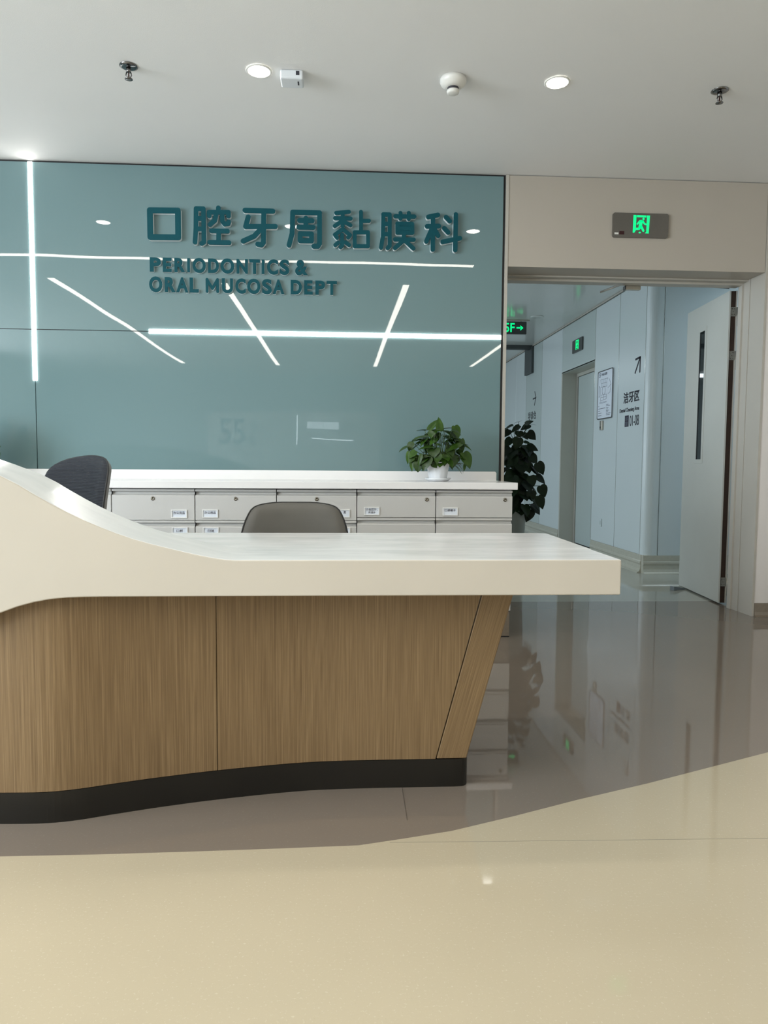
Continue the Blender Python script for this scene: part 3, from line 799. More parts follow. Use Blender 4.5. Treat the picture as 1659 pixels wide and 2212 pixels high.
def english(line, words, x_l, x_r, tl, bl, tr, br):
    wi = 0; counts = {}
    pos = []
    for w in words:
        for k in range(len(w)): pos.append((w, k))
    ordn = ['first', 'second', 'third', 'fourth', 'fifth', 'sixth', 'seventh', 'eighth', 'ninth', 'tenth', 'eleventh', 'twelfth']
    for (ch, a, b_), (w, k) in zip(line, pos):
        xm = (a + b_) / 2; t = (xm - x_l) / (x_r - x_l)
        top_, bot_ = tl + (tr - tl) * t, bl + (br - bl) * t
        if ch in 'OCS&': top_ -= 1.5; bot_ += 1.5
        p0, p1 = zoom_pt(ZE, (a, bot_)), zoom_pt(ZE, (b_, top_))
        root = empty('sign_letter', ((p0[0] + p1[0]) / 2, YW, p0[1]))
        hw = (p1[0] - p0[0]) / 2; hh = p1[1] - p0[1]
        off = 0.0 if ch == 'I' else 0.043
        if ch == 'M':
            q = 0.19 * hh / 2
            st = [(-hw + q, q), (-hw + q, hh - q), (0, hh * 0.3), (hw - q, hh - q), (hw - q, q)]
            mb_, mf_ = MB(), MB()
            for i in range(4):
                mb_.capsule_xz(st[i], st[i + 1], q, -0.0155 + i * 0.00005, -0.0005)
                mf_.capsule_xz(st[i], st[i + 1], q, -0.0195 - i * 0.00008, -0.0157)
            mb_.build('letter_body', 'sign_white', root); mf_.build('letter_face', 'sign_teal', root)
            tag(root, f'raised teal letter {ch}, {ordn[k]} letter of the word {w} on the glass wall', 'sign letter', 'small English letters on the glass wall')
            continue
        text_mb(ch, -hw, hw, 0, hh, -0.0155, 0.015, off).build('letter_body', 'sign_white', root)
        text_mb(ch, -hw, hw, 0, hh, -0.0195, 0.0038, off).build('letter_face', 'sign_teal', root)
        if w == '&': lab = 'raised teal ampersand on the glass wall after the word PERIODONTICS'
        else: lab = f'raised teal letter {ch}, {ordn[k]} letter of the word {w} on the glass wall'
        tag(root, lab, 'sign letter', 'small English letters on the glass wall')
english(L1, ['PERIODONTICS', '&'], 52, 841, 311, 381, 326, 399)
english(L2, ['ORAL', 'MUCOSA', 'DEPT'], 49, 986, 407, 482, 429, 499)

# ================================================================== EXIT SIGNS
S8 = 0.362 / 985.0
def e8(p): return ((p[0] - 846) * S8, -(p[1] - 483) * S8)
def pictogram(parent, y):
    def poly(pp, name):
        MB().prism_xz([e8(p) for p in pp], y - 0.0012, y).build(name, 'exit_green', parent)
    poly([(712, 312), (765, 312), (757, 575), (735, 610), (705, 612)], 'pictogram_post')
    poly([(775, 312), (942, 316), (940, 350), (772, 348)], 'pictogram_lintel')
    poly([(952, 315), (1002, 316), (988, 618), (922, 616), (943, 592)], 'pictogram_post')
    m = MB()
    def st(pts, r):
        for i in range(len(pts) - 1): m.capsule_xz(e8(pts[i]), e8(pts[i + 1]), r * S8, y - 0.0012, y)
    st([(890, 374), (890, 378)], 19)
    st([(848, 422), (834, 515)], 29); st([(826, 412), (784, 462)], 14); st([(826, 410), (882, 416), (908, 456), (934, 466)], 14)
    st([(838, 510), (818, 543), (762, 546)], 19); st([(852, 500), (892, 574)], 19); st([(822, 606), (836, 606)], 13)
    m.build('pictogram_runner', 'exit_green', parent)
def exit_sign(loc, rz, label, dark=False):
    r = empty('exit_sign', loc, rz)
    hw, hh = 0.181, 0.0755
    MB().prism_xz(rounded_rect(-hw, hw, -hh, hh, 0.014), -0.016, -0.001).build('plate', 'plate_dark' if dark else 'plate_grey', r, bevel=0.002)
    pictogram(r, -0.0163)
    if not dark:
        a, b_ = e8((470, 645)), e8((555, 590))
        MB().box(a[0], b_[0], -0.0175, -0.0163, a[1], b_[1]).build('indicator_window', 'indicator_red', r)
        a, b_ = e8((385, 645)), e8((455, 614))
        MB().box(a[0], b_[0], -0.0170, -0.0163, a[1], b_[1]).build('tag', 'plastic_white', r)
        film = [e8(p) for p in ((1275, 300), (1335, 305), (1325, 690), (1240, 680), (1245, 520), (1290, 440))]
    tag(r, label, 'exit sign')
    return r
c = on_y(1382, 488.5, YW)
exit_sign((c.x, YW, c.z), 0, 'grey glass exit sign with green running figure on the wall above the open doorway')
c = on_x(1249.5, 746, XC)
exit_sign((XC, c.y, c.z), -math.pi / 2, 'dark exit sign with green running figure above the corridor door recess', True)
# hanging 5F sign
c0 = on_y(1137, 705, 8.7)
r = empty('floor_sign', (c0.x - 0.181, 8.7, ZCC))
MB().prism_xz(rounded_rect(-0.181, 0.181, -0.172, -0.022, 0.008), -0.012, 0.012).build('plate', 'plate_dark', r, bevel=0.001)
MB().box(-0.2, 0.215, -0.02, 0.02, -0.012, -0.0005).build('hanger_rail', 'brushed_steel', r)
MB().box(-0.12, -0.11, -0.004, 0.004, -0.025, -0.012).build('hanger', 'brushed_steel', r)
MB().box(0.11, 0.12, -0.004, 0.004, -0.025, -0.012).build('hanger', 'brushed_steel', r)
text_mb('5F', -0.086, 0.036, -0.150, -0.040, -0.0135, 0.0012, 0.02).build('lettering', 'exit_green', r)
MB().box(0.058, 0.11, -0.0135, -0.0123, -0.106, -0.088).prism_xz([(0.100, -0.070), (0.112, -0.070), (0.142, -0.097), (0.112, -0.124), (0.100, -0.124), (0.118, -0.097)], -0.0135, -0.0123).build('arrow', 'exit_green', r)
tag(r, 'hanging dark sign with green 5F and arrow below the corridor ceiling', 'sign')

# ================================================================== CORRIDOR WALL SIGNS
def cw_root(name, px, py):
    c = on_x(px, py, XC)
    return empty(name, (XC, c.y, c.z), -math.pi / 2), c
def cw_loc(c, px, py):
    q = on_x(px, py, XC); return (c.y - q.y, q.z - c.z)
def cw_text(root, c, body, lp, rp_, top, bot, off=0.02, mat='ink_dark'):
    # lp/rp: pixel of left and right end (same height as bottom/top given at the right end)
    x0 = cw_loc(c, *lp)[0]; x1 = cw_loc(c, *rp_)[0]
    text_mb(body, x0, x1, cw_loc(c, *bot)[1], cw_loc(c, *top)[1], -0.002, 0.0015, off).build('lettering', mat, root)
def cw_strokes(root, c, strokes, r, name='arrow', mat='ink_dark'):
    m = MB()
    for s in strokes:
        q = [cw_loc(c, *p) for p in s]
        for i in range(len(q) - 1): m.capsule_xz(q[i], q[i + 1], r, -0.002, -0.0005)
    m.build(name, mat, root)
root, c = cw_root('wall_lettering', 1365, 922)
cw_strokes(root, c, [[(1373.5, 776.5), (1383.5, 771.5), (1382.3, 803)], [(1383, 772), (1372.3, 805.5)]], 0.010)
cw_text(root, c, '\u6d01\u7259\u533a', (1347, 870), (1381.5, 850), (1381.5, 840.5), (1381.5, 865.5), 0.022)
cw_text(root, c, 'Dental Cleaning Area', (1339, 885), (1381, 880), (1381, 876), (1381, 887.5), 0.012)
bx0, bz0 = cw_loc(c, 1349.5, 922.5); bx1 = cw_loc(c, 1358, 910)[0]; bz1 = cw_loc(c, 1349.5, 898.5)[1]
MB().box(bx0, bx1, -0.002, -0.0005, bz0, bz1).build('label_box', 'ink_violet', root)
m_ = 0.012
text_mb('\u8bca', bx0 + m_, bx1 - m_, (bz0 + bz1) / 2 + .004, bz1 - m_, -0.0032, 0.001, 0.0).build('lettering', 'ink_grey', root)
text_mb('\u5ba4', bx0 + m_, bx1 - m_, bz0 + m_, (bz0 + bz1) / 2 - .004, -0.0032, 0.001, 0.0).build('lettering', 'ink_grey', root)
cw_text(root, c, '01-08', (1360.3, 910), (1380.2, 905), (1380.2, 895), (1380.2, 918), 0.0)
tag(root, 'dark arrow and dental cleaning area lettering on the corridor corner wall', 'wall sign')
root, c = cw_root('wall_lettering', 1150, 905)
cw_strokes(root, c, [[(1155.4, 846.5), (1158, 858.5), (1154.5, 875)], [(1151.5, 862), (1158, 859)]], 0.010)
cw_text(root, c, '\u5bfc\u8bca\u53f0', (1141.2, 897), (1158, 895), (1158, 886.5), (1158, 904.5), 0.012)
tag(root, 'dark arrow and three characters on the corridor wall behind the tall plant', 'wall sign')

# floor plan board
root, c = cw_root('floor_plan_board', 1310, 905)
a = cw_loc(c, 1292, 907); b_ = cw_loc(c, 1327, 794)
x0, z0, x1, z1 = a[0], cw_loc(c, 1292, 907)[1], b_[0], cw_loc(c, 1327.5, 793)[1]
W_b, H_b = x1 - x0, z1 - z0
MB().prism_xz(rounded_rect(x0, x1, z0, z1, 0.02), -0.012, -0.001).build('board', 'paper_white', root)
m = MB()
rpts = rounded_rect(x0 + .003, x1 - .003, z0 + .003, z1 - .003, 0.02)
m.tube([(x, -0.012, z) for x, z in rpts], 0.0055, 6, closed=True)
m.build('frame', 'plate_dark', root)
def bl(u, v_): return (x0 + u * W_b, z0 + v_ * H_b)
text_mb('5F', bl(.09, 0)[0], bl(.2, 0)[0], bl(0, .87)[1], bl(0, .965)[1], -0.0135, .001, .01).build('lettering', 'ink_grey', root)
text_mb('\u5e73\u9762\u793a\u610f\u56fe', bl(.24, 0)[0], bl(.62, 0)[0], bl(0, .895)[1], bl(0, .95)[1], -0.0135, .001, .01).build('lettering', 'ink_grey', root)
plan = [[(.2, .82), (.68, .82), (.62, .78), (.62, .66), (.25, .66), (.2, .82)], [(.25, .74), (.62, .74)], [(.35, .82), (.35, .66)], [(.5, .82), (.5, .66)],
        [(.1, .70), (.18, .66), (.18, .50), (.10, .46), (.1, .70)], [(.76, .80), (.9, .68), (.84, .52), (.72, .50)], [(.7, .62), (.8, .64), (.88, .68)], [(.25, .50), (.6, .50), (.6, .40), (.2, .38), (.25, .50)], [(.25, .45), (.6, .45)], [(.42, .50), (.42, .39)],
        [(.14, .35), (.62, .35)], [(.14, .33), (.62, .335)]]
m = MB()
for s in plan:
    q = [bl(*p) for p in s]
    for i in range(len(q) - 1): m.capsule_xz(q[i], q[i + 1], 0.0016, -0.0135, -0.0121, 2)
cc_ = bl(.42, .585)
circ = [(cc_[0] + .045 * math.cos(math.radians(20 * k)), cc_[1] + .045 * math.sin(math.radians(20 * k))) for k in range(19)]
for i in range(18): m.capsule_xz(circ[i], circ[i + 1], 0.002, -0.0135, -0.0121, 2)
m.build('floor_plan_drawing', 'ink_grey', root)
m = MB()
for k, (u0, u1, v_) in enumerate([(.08, .13, .27), (.08, .55, .22), (.08, .2, .17), (.08, .3, .125), (.08, .3, .075), (.62, .76, .28), (.62, .86, .255), (.62, .76, .22), (.62, .72, .19), (.62, .78, .16), (.62, .74, .13), (.62, .9, .10), (.62, .86, .07)]):
    q0, q1 = bl(u0, v_), bl(u1, v_)
    m.box(q0[0], q1[0], -0.0132, -0.0121, q0[1] - .003, q0[1] + .003)
m.build('legend_lines', 'ink_grey', root)
tag(root, 'white floor plan board with dark rim on the corridor wall', 'notice board')

root, c = cw_root('card_reader', 1301.5, 919)
MB().box(-0.032, 0.032, -0.022, -0.001, -0.05, 0.05).build('housing', 'brushed_steel', root, bevel=0.004)
MB().box(-0.02, 0.0, -0.024, -0.0221, -0.03, -0.012).build('button', 'grille_dark', root)
tag(root, 'small grey wall switch below the floor plan board', 'switch')
root, c = cw_root('wall_outlet', 1298, 1129)
MB().box(-0.03, 0.03, -0.009, -0.001, -0.043, 0.043).build('cover', 'corridor_panel', root, bevel=0.003)
MB().box(-0.016, 0.016, -0.0105, -0.0091, -0.02, 0.02).build('socket', 'corridor_panel_grey', root)
tag(root, 'pale wall outlet near the corridor skirting', 'outlet')

# ================================================================== OPEN DOOR LEAF
d2 = struct(empty('door_2', (2.733, 5.022, 0.0), math.radians(-5.7)))
# local: +y along the leaf, +x through its thickness; visible face at x = 0
LW, LT, LZ0, LZ1 = 0.775, 0.056, 0.012, 2.232
MB().box(0, 0.011, 0, LW, LZ0, LZ1).build('face_sheet', 'door_white', d2)
MB().box(LT - 0.010, LT, 0, LW, LZ0, LZ1).build('face_sheet', 'frame_cream', d2)
MB().box(0.0111, LT - 0.0101, 0.003, LW - .004, LZ0, LZ1 - .002).build('core', 'door_core', d2)
# vision slot
y0, y1, z0, z1 = 0.375, 0.530, 1.02, 2.06
MB().box(-0.004, -0.0003, y0, y1, z0, z0 + 0.03).box(-0.004, -0.0003, y0, y1, z1 - 0.03, z1).box(-0.004, -0.0003, y0, y0 + 0.03, z0 + .03, z1 - .03).box(-0.004, -0.0003, y1 - 0.03, y1, z0 + .03, z1 - .03).build('vision_frame', 'door_white', d2, bevel=0.001)
simple('slot_glass', (0.012, 0.016, 0.017), 0.03)
MB().box(-0.0012, -0.0003, y0 + 0.03, y1 - 0.03, z0 + .03, z1 - .03).build('vision_pane', 'slot_glass', d2)
MB().box(-0.0038, -0.0013, y1 - 0.042, y1 - 0.03, z0 + .03, z1 - .03).build('vision_gasket', 'black_trim', d2)
for z in (2.086, 1.781, 0.164):
    h = MB().box(0.013, 0.043, -0.003, 0.0, z - 0.032, z + 0.032).build('hinge', 'brushed_steel', d2)
    MB().box(0.043, 0.056, -0.0025, -0.0002, z - 0.032, z + 0.032).build('hinge_wing', 'brushed_steel', h)
    MB().lathe([(0.0, -0.1), (0.0065, -0.1), (0.0065, 0.032), (0.0, 0.032)], 12, (0.062, -0.006, z)).build('hinge_pin', 'chrome', h, smooth=True)
    for dx, dz in ((0.020, 0.02), (0.036, 0.02), (0.028, 0.0), (0.020, -0.02), (0.036, -0.02)):
        MB().lathe([(0.0, -0.0012), (0.0032, -0.0012), (0.0034, 0.0)], 8, (dx, -0.003, z + dz), axis='y').build('screw', 'lock_metal', h)
# left leaf, folded back behind the end of the glass wall
d3_ = struct(empty('door_3', (1.05, 5.03, 0.0), math.radians(6)))
MB().box(-LT, 0, 0, LW, LZ0, LZ1).build('leaf', 'door_white', d3_)
# door closer arm at the head
c = on_y(1362, 612.5, 4.915)
r = empty('door_closer', (c.x, 4.94, 2.226))
MB().box(-0.028, 0.075, -0.02, 0.015, -0.026, -0.0005).build('body', 'brushed_steel', r, bevel=0.002)
MB().box(-0.036, -0.028, -0.02, 0.015, -0.026, -0.001).build('end_cap', 'black_trim', r)
q0 = on_y(1345, 613, 4.95) - Vector((c.x, 4.94, 2.226)); q1 = on_y(1297, 631, 5.06) - Vector((c.x, 4.94, 2.226))
MB().tube([q0, q1], 0.008, 8).build('arm', 'chrome', r)
tag(r, 'steel door holder with slanting arm under the doorway head', 'door closer')
# closer linkage above the open leaf
r = empty('closer_arm', (2.70, 4.95, 2.222))
p0 = on_y(1575, 622, 5.03) - r.location; p1 = on_y(1508, 617, 5.05) - r.location
MB().tube([p0, p1], 0.007, 6).build('link', 'dark_chrome', r)
tag(r, 'thin dark closer arm above the open white door leaf', 'door closer')
r = empty('closer_arm', (1.08, 5.0, 2.24))
p0 = on_y(1090, 611, 4.935) - r.location; p1 = on_y(1146, 606, 5.1) - r.location
MB().tube([p0, p1], 0.007, 6).build('link', 'dark_chrome', r)
tag(r, 'thin dark closer arm above the end of the glass wall, by the doorway head', 'door closer')
# rubber wedge
wz = MB().prism_yz([(-0.05, 0.0), (0.09, 0.0), (0.09, 0.010), (-0.05, 0.034)], -0.02, 0.02)
o = wz.build('door_wedge', 'wedge_rubber', bevel=0.003)
o.location = (2.705, 5.62, 0.0); o.rotation_euler = (0, 0, math.radians(-62))
tag(o, 'grey rubber wedge holding the open door leaf', 'door stop')

# ================================================================== CHAIRS
def back_grid(W, H, wtab, curve, thick, arch=0.0, nx=15, front='chair_leather', rear='chair_shell', rib=0.012, lean=0.12):
    """backrest in local coords: x across, z down from the top, front faces -y"""
    ds = sorted(wtab)
    rows = []
    for d, w in ds: rows.append((d, w))
    grid_f, grid_b = [], []
    for d, w in rows:
        rf, rb = [], []
        for i in range(nx):
            s = -1 + 2 * i / (nx - 1)
            s2 = math.sin(s * math.pi / 2) * 0.35 + s * 0.65
            x = w * s2
            edge_ = min(1.0, (1 - abs(s)) * 5, d / 0.03 + 0.05, (ds[-1][0] - d) / 0.03 + 0.05)
            edge_ = math.sqrt(max(0.0, min(1.0, edge_)))
            yc = -curve * (x / W) ** 2 + lean * (0.5 * H - d) * 0.5 - 0.03 * math.sin(math.pi * min(1, d / H))
            z = -d - arch * (x / W) ** 2
            rf.append((x, yc - thick * 0.55 * edge_, z)); rb.append((x, yc + thick * 0.45 * edge_, z))
        grid_f.append(rf); grid_b.append(rb)
    return grid_f, grid_b
def grid_mb(g):
    m = MB(); n = len(g[0])
    v = [p for r in g for p in r]
    f = [(i * n + k, i * n + k + 1, (i + 1) * n + k + 1, (i + 1) * n + k) for i in range(len(g) - 1) for k in range(n - 1)]
    return m.add(v, f)
def office_chair(loc, rz, ztop, W, H, wtab, curve, thick, arch, front, rear, seat_mat, label, piping=None, lean=0.12):
    r = empty('office_chair', (loc[0], loc[1], 0.0), rz)
    gf, gb = back_grid(W, H, wtab, curve, thick, arch, front=front, rear=rear, lean=lean)
    sh = lambda g: [[(x, y, z + ztop) for x, y, z in row] for row in g]
    gf, gb = sh(gf), sh(gb)
    br = grid_mb(gf).build('backrest', front, r, smooth=True)
    grid_mb(gb).build('back_shell', rear, r, smooth=True)
    rim = [Vector(a) * .5 + Vector(b) * .5 for a, b in zip(gf[0], gb[0])]
    rim += [Vector(a[-1]) * .5 + Vector(b[-1]) * .5 for a, b in zip(gf[1:], gb[1:])]
    rim += [Vector(a) * .5 + Vector(b) * .5 for a, b in list(zip(gf[-1], gb[-1]))[::-1][1:]]
    rim += [Vector(a[0]) * .5 + Vector(b[0]) * .5 for a, b in list(zip(gf[1:-1], gb[1:-1]))[::-1]]
    MB().tube(rim, 0.0042, 6, closed=True).build('edge_piping', piping or rear, r, smooth=True)
    # seat
    sp = rounded_rect(-0.24, 0.24, -0.46, 0.02, 0.10, 6)
    sm = MB().prism_xy(sp, 0.42, 0.485)
    sm.build('seat', seat_mat, r, bevel=0.02, seg=3, angle=60)
    MB().tube([(0, 0.03, 0.40), (0, 0.10, 0.45), (0, 0.09, ztop - H * 0.55)], 0.018, 8).box(-0.10, 0.10, -0.30, 0.04, 0.385, 0.419).build('back_bracket', 'chair_plastic', r)
    MB().lathe([(0.0, 0.09), (0.028, 0.09), (0.028, 0.25), (0.018, 0.25), (0.018, 0.386), (0.0, 0.386)], 14, (0, -0.2, 0)).build('gas_post', 'dark_chrome', r, smooth=False)
    for k in range(5):
        a = math.radians(72 * k + 18)
        dx, dy = math.cos(a), math.sin(a)
        leg = MB().tube([(0.02 * dx, -0.2 + 0.02 * dy, 0.105), (0.28 * dx, -0.2 + 0.28 * dy, 0.072)], 0.020, 6, r_end=0.013).build('leg', 'chair_plastic', r)
        MB().lathe([(0.0, -0.012), (0.022, -0.012), (0.0255, -0.008), (0.0255, 0.008), (0.022, 0.012), (0.0, 0.012)], 14, (0.28 * dx, -0.2 + 0.28 * dy, 0.0262), axis='y').build('caster', 'chair_plastic', leg, smooth=False)
    tag(r, label, 'chair', 'office chairs behind the desk')
    return r
wt_grey = [(0.0, 0.06), (0.0015, 0.092), (0.004, 0.118), (0.008, 0.143), (0.013, 0.162), (0.020, 0.177), (0.032, 0.190), (0.05, 0.2), (0.075, 0.211), (0.10, 0.219), (0.127, 0.2255), (0.18, 0.232), (0.26, 0.233), (0.34, 0.225), (0.40, 0.205), (0.43, 0.18), (0.44, 0.14)]
office_chair((-0.195, 3.16), 0.0, 0.828, 0.233, 0.44, wt_grey, 0.035, 0.05, 0.0, 'chair_leather', 'chair_leather', 'chair_leather', 'grey leather office chair pushed up behind the low end of the desk', 'chair_piping', 0.10)
wt_navy = [(0.0, 0.135), (0.004, 0.165), (0.010, 0.188), (0.018, 0.203), (0.03, 0.213), (0.05, 0.220), (0.08, 0.225), (0.14, 0.229), (0.22, 0.23), (0.32, 0.23), (0.42, 0.225), (0.48, 0.21), (0.51, 0.18), (0.52, 0.14)]
office_chair((-1.057, 3.12), math.radians(-38), 1.024, 0.23, 0.52, wt_navy, 0.075, 0.05, 0.045, 'mesh_fabric', 'chair_shell', 'mesh_fabric', 'navy mesh-back office chair with grey shell behind the high end of the desk', 'chair_plastic', 0.10)

# ================================================================== PLANTS
def leaf_mesh(name, mat, seed):
    rnd = random.Random(seed)
    prof = [(0.0, 0.0), (-0.05, 0.14), (-0.04, 0.30), (0.06, 0.42), (0.22, 0.49), (0.40, 0.47), (0.58, 0.38), (0.75, 0.25), (0.89, 0.11), (1.0, 0.0)]
    droop = 0.16 + 0.10 * rnd.random(); fold = 0.14 + 0.12 * rnd.random(); tw = (rnd.random() - .5) * 0.2
    v, f = [], []
    for x, w in prof:
        xm = max(0.0, x)
        zc = -droop * xm * xm
        v.append((xm if w else x, 0, zc))
        for s in (1, -1):
            for q in (0.5, 1.0):
                y = s * w * q
                v.append((x if q == 1.0 else (x + xm) / 2, y, zc + fold * abs(y) * (1 - 0.6 * q * abs(y) / 0.5) + tw * y * xm))
    for i in range(len(prof) - 1):
        a, b_ = i * 5, (i + 1) * 5
        f += [(a, a + 1, b_ + 1, b_), (a + 1, a + 2, b_ + 2, b_ + 1), (a, b_, b_ + 3, a + 3), (a + 3, b_ + 3, b_ + 4, a + 4)]
    me = bpy.data.meshes.new(name)
    me.from_pydata(v, [], f)
    me.materials.append(MATS[mat])
    for p in me.polygons: p.use_smooth = True
    bm = bmesh.new(); bm.from_mesh(me); bmesh.ops.remove_doubles(bm, verts=bm.verts, dist=1e-4); bm.to_mesh(me); bm.free()
    return me
LG = [leaf_mesh('leaf', 'leaf_green', k) for k in range(5)]
LD = [leaf_mesh('leaf', 'leaf_dark', k + 9) for k in range(5)]
def add_leaf(root, meshes, base, tip, width, nrm, rnd, stem_from=None, stem_mat='stem_green', stem_r=0.0022):
    base, tip = Vector(base), Vector(tip)
    x = tip - base; L = max(x.length, 0.01); x.normalize()
    nrm = Vector(nrm); z = (nrm - x * nrm.dot(x))
    if z.length < 1e-3: z = Vector((0, 0, 1)) - x * x.z
    z.normalize(); y = z.cross(x)
    me = meshes[rnd.randrange(len(meshes))]
    o = bpy.data.objects.new('leaf', me); scene.collection.objects.link(o); o.parent = root
    sz = L
    M = Matrix(((x.x * L, y.x * width, z.x * sz, base.x), (x.y * L, y.y * width, z.y * sz, base.y), (x.z * L, y.z * width, z.z * sz, base.z), (0, 0, 0, 1)))
    o.matrix_local = M
    if stem_from is not None:
        s = Vector(stem_from); mid = (s + base) / 2 + Vector((0, 0, 0.25 * (base - s).length * 0.5))
        pts = []
        for k in range(6):
            t = k / 5
            pts.append(s * (1 - t) ** 2 + mid * 2 * t * (1 - t) + base * t * t)
        MB().tube(pts, stem_r, 5, r_end=stem_r * 0.7).build('stem', stem_mat, root, smooth=True)

# --- pothos on the counter
PC = (0.587, 4.34, CT)
def pothos():
    rnd = random.Random(5)
    root = empty('potted_pothos', PC)
    # fluted pot and saucer
    m = MB(); n = 48
    prof = [(0.0, 0.014), (0.052, 0.014), (0.054, 0.020), (0.066, 0.085), (0.0715, 0.112), (0.073, 0.115), (0.067, 0.115), (0.064, 0.100), (0.0, 0.100)]
    for r_, h in prof:
        for k in range(n):
            a = 2 * math.pi * k / n
            rr = r_ * (1 + (0.014 if 0.018 < h < 0.1 and k % 4 < 2 else 0))
            m.v.append((rr * math.cos(a), rr * math.sin(a), h))
    for i in range(len(prof) - 1):
        for k in range(n):
            m.f.append((i * n + k, i * n + (k + 1) % n, (i + 1) * n + (k + 1) % n, (i + 1) * n + k)); m.mi.append(0)
    m.build('pot', 'pot_white', root)
    MB().lathe([(0.0, 0.001), (0.060, 0.001), (0.076, 0.012), (0.080, 0.019), (0.077, 0.019), (0.068, 0.0135), (0.0, 0.0135)], 40).build('saucer', 'pot_white', root, smooth=True)
    MB().lathe([(0.0, 0.1015), (0.064, 0.1012)], 24).build('soil', 'soil', root)
    Z3 = (6.9125, 860, 860)
    def pp(p, dy):
        q = on_y(Z3[1] + p[0] / Z3[0], Z3[2] + p[1] / Z3[0], PC[1] + dy); return q - Vector(PC)
    S = 1 / 6.9125 * PC[1] / F_PX
    # base, tip, width(px in zoom), depth base, depth tip, upness of the normal
    LV = [((620, 490), (618, 278), 105, .0, .0, .15), ((458, 480), (622, 275), 85, .02, .03, .3), ((680, 462), (885, 412), 80, .02, .0, .8), ((845, 415), (918, 602), 125, -.02, -.04, .3),
          ((885, 505), (768, 592), 105, .0, -.02, .5), ((452, 575), (200, 588), 125, -.02, -.05, .75), ((640, 492), (812, 485), 75, -.03, -.05, .8), ((480, 560), (592, 438), 95, .03, .04, .3),
          ((545, 742), (298, 728), 125, -.08, -.12, .7), ((540, 750), (535, 876), 150, -.10, -.13, .55), ((855, 640), (700, 615), 90, -.03, -.06, .75), ((942, 688), (722, 768), 105, -.06, -.10, .7),
          ((945, 688), (1116, 766), 62, -.02, -.02, .6), ((142, 722), (0, 785), 75, -.02, -.03, .7), ((978, 815), (1095, 1042), 165, -.03, -.06, .25), ((690, 845), (705, 1010), 125, -.09, -.11, .2),
          ((800, 862), (838, 1032), 175, -.06, -.08, .2), ((455, 868), (375, 1085), 135, -.09, -.11, .2), ((352, 838), (285, 1042), 48, -.10, -.11, .3), ((215, 905), (200, 1098), 70, -.04, -.05, .2),
          ((592, 838), (602, 958), 105, -.11, -.12, .25), ((162, 800), (130, 985), 60, -.03, -.04, .3), ((992, 985), (988, 1098), 42, .0, .0, .2), ((305, 955), (290, 1108), 125, -.06, -.07, .2),
          ((512, 965), (582, 1040), 80, -.08, -.09, .3), ((940, 612), (962, 862), 95, .0, -.01, .3), ((860, 610), (948, 680), 110, -.02, -.03, .5), ((205, 660), (150, 790), 95, .0, -.01, .4),
          ((260, 790), (150, 890), 100, -.05, -.06, .4), ((400, 660), (245, 668), 90, .0, -.01, .7), ((560, 600), (470, 690), 110, -.05, -.07, .6), ((640, 700), (570, 690), 90, -.06, -.08, .7),
          ((760, 760), (820, 900), 120, -.07, -.09, .3), ((230, 880), (150, 960), 70, -.05, -.06, .3), ((700, 560), (760, 600), 110, .0, -.02, .6), ((880, 780), (960, 850), 90, -.02, -.03, .4),
          ((350, 620), (180, 645), 70, -.03, -.04, .7), ((420, 900), (520, 990), 100, -.08, -.09, .25), ((800, 560), (905, 640), 110, .01, .0, .5), ((300, 860), (240, 1000), 100, -.03, -.04, .25)]
    for base, tip, w, d0, d1, up in LV:
        sx = (base[0] - 610) * S
        nv = Vector((0.25 * (1 if base[0] > 610 else -1), -1.0 + up, up + 0.15))
        add_leaf(root, LG, pp(base, d0), pp(tip, d1), w * S * 1.3, nv, rnd, (max(-.04, min(.04, sx * .35)), -.01 + d0 * .2, 0.10))
    for k in range(80):
        a = rnd.uniform(0, 2 * math.pi); rad = rnd.uniform(0.05, 0.13); h = rnd.uniform(0.04, 0.25) * (1 if rad < .11 else .7) + 0.06
        b0 = Vector((rad * math.cos(a), rad * math.sin(a) * .8, h))
        t0 = b0 + Vector((math.cos(a) * rnd.uniform(.04, .08), math.sin(a) * rnd.uniform(.04, .08), rnd.uniform(-.06, .02)))
        if b0.y > 0.14 or t0.y > .16: continue
        add_leaf(root, LG, b0, t0, rnd.uniform(.045, .07), (math.cos(a) * .6, math.sin(a) * .6, 1), rnd, (0.03 * math.cos(a), 0.03 * math.sin(a), 0.10))
    tag(root, 'bushy green pothos in a fluted white pot, on the counter near the corridor', 'potted plant', 'pothos plants on the counter')
    return root
po = pothos()
po2 = copy_tree(po)
po2.location = (-2.175, 4.36, CT)
po2['label'] = 'green pothos on the counter beyond the upright LED line, mostly hidden by the desk wave'

